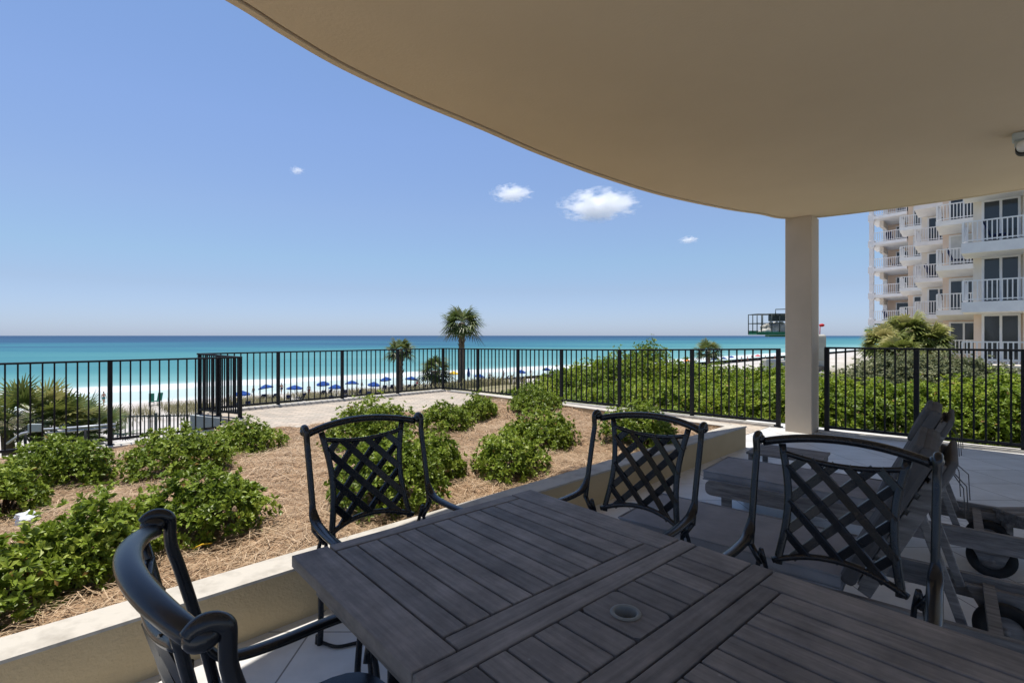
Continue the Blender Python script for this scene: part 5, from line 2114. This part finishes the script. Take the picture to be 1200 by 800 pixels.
def make_lounger(label):
    """local: x from foot (0) to head, y across, centre line y = 0"""
    root = thing('sun_lounger', label, 'lounger', (0, 0, 0), 0, 'grey cushioned loungers on the patio')
    HW = 0.29
    LEN = 1.78
    for s in (-1, 1):
        mb = MB()
        rounded_board(mb, (0.0, s * HW, 0.225), (LEN, s * HW, 0.225), 0.028, 0.105)
        mb.build('side_rail', M_TEAK, root)
    mb = MB()
    for i in range(12):
        mb.box((0.06 + i * 0.085, 0, 0.262), (0.06, 2 * HW - 0.03, 0.018), None, None, 0.003)
    mb.build('seat_slats', M_TEAK, root)
    for (x, s) in ((0.14, -1), (0.14, 1)):
        mb = MB()
        mb.box((x, s * (HW - 0.03), 0.11), (0.07, 0.026, 0.22), None, None, 0.004)
        mb.build('leg', M_TEAK, root)
    # seat cushion
    mb = MB()
    mb.box((0.50, 0, 0.308), (1.06, 0.57, 0.072), None, None, 0.022)
    c = mb.build('seat_cushion', M_CUSHION, root)
    c.modifiers.new('s', 'SUBSURF').levels = 0
    mb = MB()
    ring = [(-0.03, -0.285), (1.03, -0.285), (1.03, 0.285), (-0.03, 0.285)]
    for z in (0.338, 0.278):
        for i in range(4):
            a, b_ = ring[i], ring[(i + 1) % 4]
            mb.sweep([(a[0] * 0.985 + 0.006, a[1] * 0.985, z), (b_[0] * 0.985 + 0.006, b_[1] * 0.985, z)], 0.005, n=6)
    mb.build('piping', M_CUSHION, c)
    # raised backrest
    hx_, hz = 1.10, 0.275
    an = R(65)
    D = Vector((math.cos(an), 0, math.sin(an)))
    Nn = Vector((-math.sin(an), 0, math.cos(an)))
    H = Vector((hx_, 0, hz))
    rot = Matrix((D, Vector((0, 1, 0)), Nn)).transposed()
    mb = MB()
    for s in (-1, 1):
        mb.bar(H + Vector((0, s * 0.235, 0)), H + D * 0.63 + Vector((0, s * 0.235, 0)), 0.03, 0.05, up=Nn, bev=0.004)
    for i in range(8):
        q = H + D * (0.05 + i * 0.077) + Nn * 0.028
        mb.box(q, (0.055, 0.50, 0.016), rot, None, 0.003)
    mb.build('backrest_frame', M_TEAK, root)
    mb = MB()
    mb.box(H + D * 0.335 + Nn * 0.070, (0.67, 0.56, 0.060), rot, None, 0.022)
    bc = mb.build('back_cushion', M_PILLOW, root)
    mb = MB()
    mb.box(H + D * 0.555 + Nn * 0.106, (0.22, 0.53, 0.035), rot, None, 0.014)
    pl = mb.build('pillow', M_PILLOW, root)
    mb = MB()
    mb.box(H + D * 0.605 - Nn * 0.008, (0.12, 0.52, 0.026), rot, None, 0.011)
    mb.build('pillow_flap', M_PILLOW, pl)
    for s, dx in ((-0.16, 0.0), (-0.12, 0.01), (0.12, 0.02), (0.16, -0.01)):
        q = H + D * 0.60 - Nn * 0.03 + Vector((0, s, 0))
        mb = MB()
        mb.sweep([q, q + Vector((0.03 + dx, 0, -0.05)), q + Vector((0.035 + dx, 0.01, -0.16))], 0.006, 0.002, n=6)
        mb.build('tie_strap', M_PILLOW, pl)
    # prop that holds the back up
    for s in (-1, 1):
        mb = MB()
        top = H + D * 0.42 + Vector((0, s * 0.20, 0))
        mb.bar(top, (top.x + 0.13, s * 0.20, 0.24), 0.022, 0.032, up=(1, 0, 0.4), bev=0.003)
        mb.build('prop', M_TEAK, root)
    mb = MB()
    mb.bar((1.50, -HW + 0.02, 0.24), (1.50, HW - 0.02, 0.24), 0.04, 0.03)
    mb.build('cross_bar', M_TEAK, root)
    for s in (-1, 1):
        mb = MB()
        V = []
        for y in (s * (HW - 0.06) - 0.013, s * (HW - 0.06) + 0.013):
            V += [(1.42, y, 0.25), (1.66, y, 0.25), (1.60, y, 0.10), (1.50, y, 0.10)]
        mb.add(V, [(0, 1, 2, 3), (7, 6, 5, 4), (0, 4, 5, 1), (1, 5, 6, 2), (2, 6, 7, 3), (3, 7, 4, 0)])
        mb.build('wheel_bracket', M_TEAK, root)
        mb = MB()
        V, F = [], []
        prof = [(0.060, -0.018), (0.100, -0.020), (0.108, -0.010), (0.108, 0.010), (0.100, 0.020), (0.060, 0.018)]
        nn_ = 36
        for (r_, y) in prof:
            for i in range(nn_):
                a_ = 2 * math.pi * i / nn_
                V.append((1.55 + r_ * math.cos(a_), s * (HW - 0.105) + y, 0.108 + r_ * math.sin(a_)))
        for q in range(len(prof)):
            q2 = (q + 1) % len(prof)
            for i in range(nn_):
                j = (i + 1) % nn_
                F.append((q * nn_ + i, q * nn_ + j, q2 * nn_ + j, q2 * nn_ + i))
        mb.add(V, F, None, True)
        w_ = mb.build('wheel', M_RUBBER, root)
        mb = MB()
        mb.cyl((1.55, s * (HW - 0.105), 0.108), 0.060, 0.026, (0, 1, 0), 24)
        mb.cyl((1.55, s * (HW - 0.09), 0.108), 0.014, 0.09, (0, 1, 0), 12)
        mb.build('hub', M_TEAK, w_)
    return root


Lx = Vector((0.755, -0.656, 0)).normalized()
La = Vector((-Lx.y, Lx.x, 0))
lA = make_lounger('grey cushioned lounger farther from the table, next to the fence')
fA = (at_z(820, 549, 0.344) + at_z(855, 535, 0.344)) / 2
lA.location = (fA.x + 0.03 * Lx.x, fA.y + 0.03 * Lx.y, 0)
lA.rotation_euler.z = math.atan2(Lx.y, Lx.x)
lB = copy_tree(lA)
lB['label'] = 'grey cushioned lounger close behind the chairs, nearer to the table'
fB = at_z(768, 575, 0.344) - La * 0.285 + Lx * 0.07
lB.location = (fB.x, fB.y, 0)

# small slatted tables


def slat_table(label, loc, rz, sx, sy, h):
    root = thing('side_table', label, 'side table', loc, rz, 'dark slatted side tables')
    mb = MB()
    for i in range(7):
        y = -sy / 2 + sy * (i + 0.5) / 7
        mb.box((0, y, h - 0.01), (sx, sy / 7 - 0.012, 0.02), None, None, 0.004)
    mb.build('top_slats', M_TEAK, root)
    for sgn in (-1, 1):
        mb = MB()
        mb.box((sgn * (sx / 2 - 0.03), 0, h - 0.045), (0.03, sy - 0.03, 0.05))
        mb.build('apron', M_TEAK, root)
    for a in (-1, 1):
        for b2 in (-1, 1):
            mb = MB()
            mb.box((a * (sx / 2 - 0.05), b2 * (sy / 2 - 0.05), (h - 0.022) / 2), (0.04, 0.04, h - 0.022), None, None, 0.004)
            mb.build('leg', M_TEAK, root)
    return root


q = at_z(925, 536, 0.36)
slat_table('dark slatted side table between the column and the farther lounger', (q.x + 0.1, q.y + 0.2, 0), math.atan2(Lx.y, Lx.x), 0.55, 0.45, 0.36)
q = at_z(1190, 606, 0.34)
slat_table('dark slatted side table cut off by the right edge of the picture', (q.x + 0.40, q.y + 0.05, 0), 0.0, 0.5, 0.5, 0.30)

# ------------------------------------------------------------------ soffit lamp at the right edge
q = at_y(1199, 172, 4.1)
lamp = thing('wall_lamp', 'small grey jar lamp with frosted glass under the soffit at the right edge', 'lamp', (q.x, q.y, 2.994), math.atan2(-q.x, q.y))
mb = MB()
mb.box((0, 0, -0.03), (0.13, 0.13, 0.06), None, None, 0.012)
mb.box((0, 0, -0.085), (0.10, 0.09, 0.07), None, None, 0.02)
mb.build('housing', M_PLASTIC, lamp)
mb = MB()
mb.sweep([(0.0, 0.05, -0.13), (0.0, -0.02, -0.13), (0.0, -0.055, -0.13)], [0.047, 0.047, 0.044], n=20)
mb.build('collar', M_RUBBER, lamp)
mb = MB()
mb.sweep([(0.0, -0.05, -0.13), (0.0, -0.12, -0.13), (0.0, -0.145, -0.13), (0.0, -0.155, -0.13)], [0.040, 0.040, 0.030, 0.012], n=20)
mb.build('glass_jar', M_OPAL, lamp)

# ------------------------------------------------------------------ clouds
m = bpy.data.materials.new('cloud vapour')
m.use_nodes = True
nt = m.node_tree
nt.nodes.clear()
out = nt.nodes.new('ShaderNodeOutputMaterial')
pv = nt.nodes.new('ShaderNodeVolumePrincipled')
pv.inputs['Color'].default_value = (1, 1, 1, 1)
pv.inputs['Anisotropy'].default_value = 0.2
tc = nt.nodes.new('ShaderNodeTexCoord')
ln = nt.nodes.new('ShaderNodeVectorMath')
ln.operation = 'LENGTH'
nt.links.new(tc.outputs['Object'], ln.inputs[0])
nz = N(nt, 'ShaderNodeTexNoise', Scale=2.6, Detail=7.0, Roughness=0.62)
nt.links.new(tc.outputs['Object'], nz.inputs['Vector'])
dens = mth(nt, 'SUBTRACT', mth(nt, 'MULTIPLY_ADD', nz.outputs[0], 2.3, -0.42), ln.outputs['Value'])
dens = mth(nt, 'MULTIPLY', mth(nt, 'MAXIMUM', dens, 0.0), 0.055)
nt.links.new(dens, pv.inputs['Density'])
nt.links.new(pv.outputs[0], out.inputs['Volume'])
M_CLOUD = m


def cloud(u, v_, y, wpx, hpx, seed):
    bm = bmesh.new()
    bmesh.ops.create_icosphere(bm, subdivisions=3, radius=1.0)
    me = bpy.data.meshes.new('cloud')
    bm.to_mesh(me)
    bm.free()
    o = link('cloud', me, M_CLOUD)
    k = y / FPX
    o.location = at_y(u, v_, y)
    o.scale = (wpx / 2 * k * 1.15, wpx / 2 * k, hpx / 2 * k * 1.25)
    o['kind'] = 'structure'
    return o


cloud(702, 241, 3000, 92, 32, 1)
cloud(600, 227, 3100, 50, 18, 2)
cloud(807, 281, 3400, 24, 8, 3)
cloud(348, 200, 3200, 17, 9, 4)

bpy.context.view_layer.update()
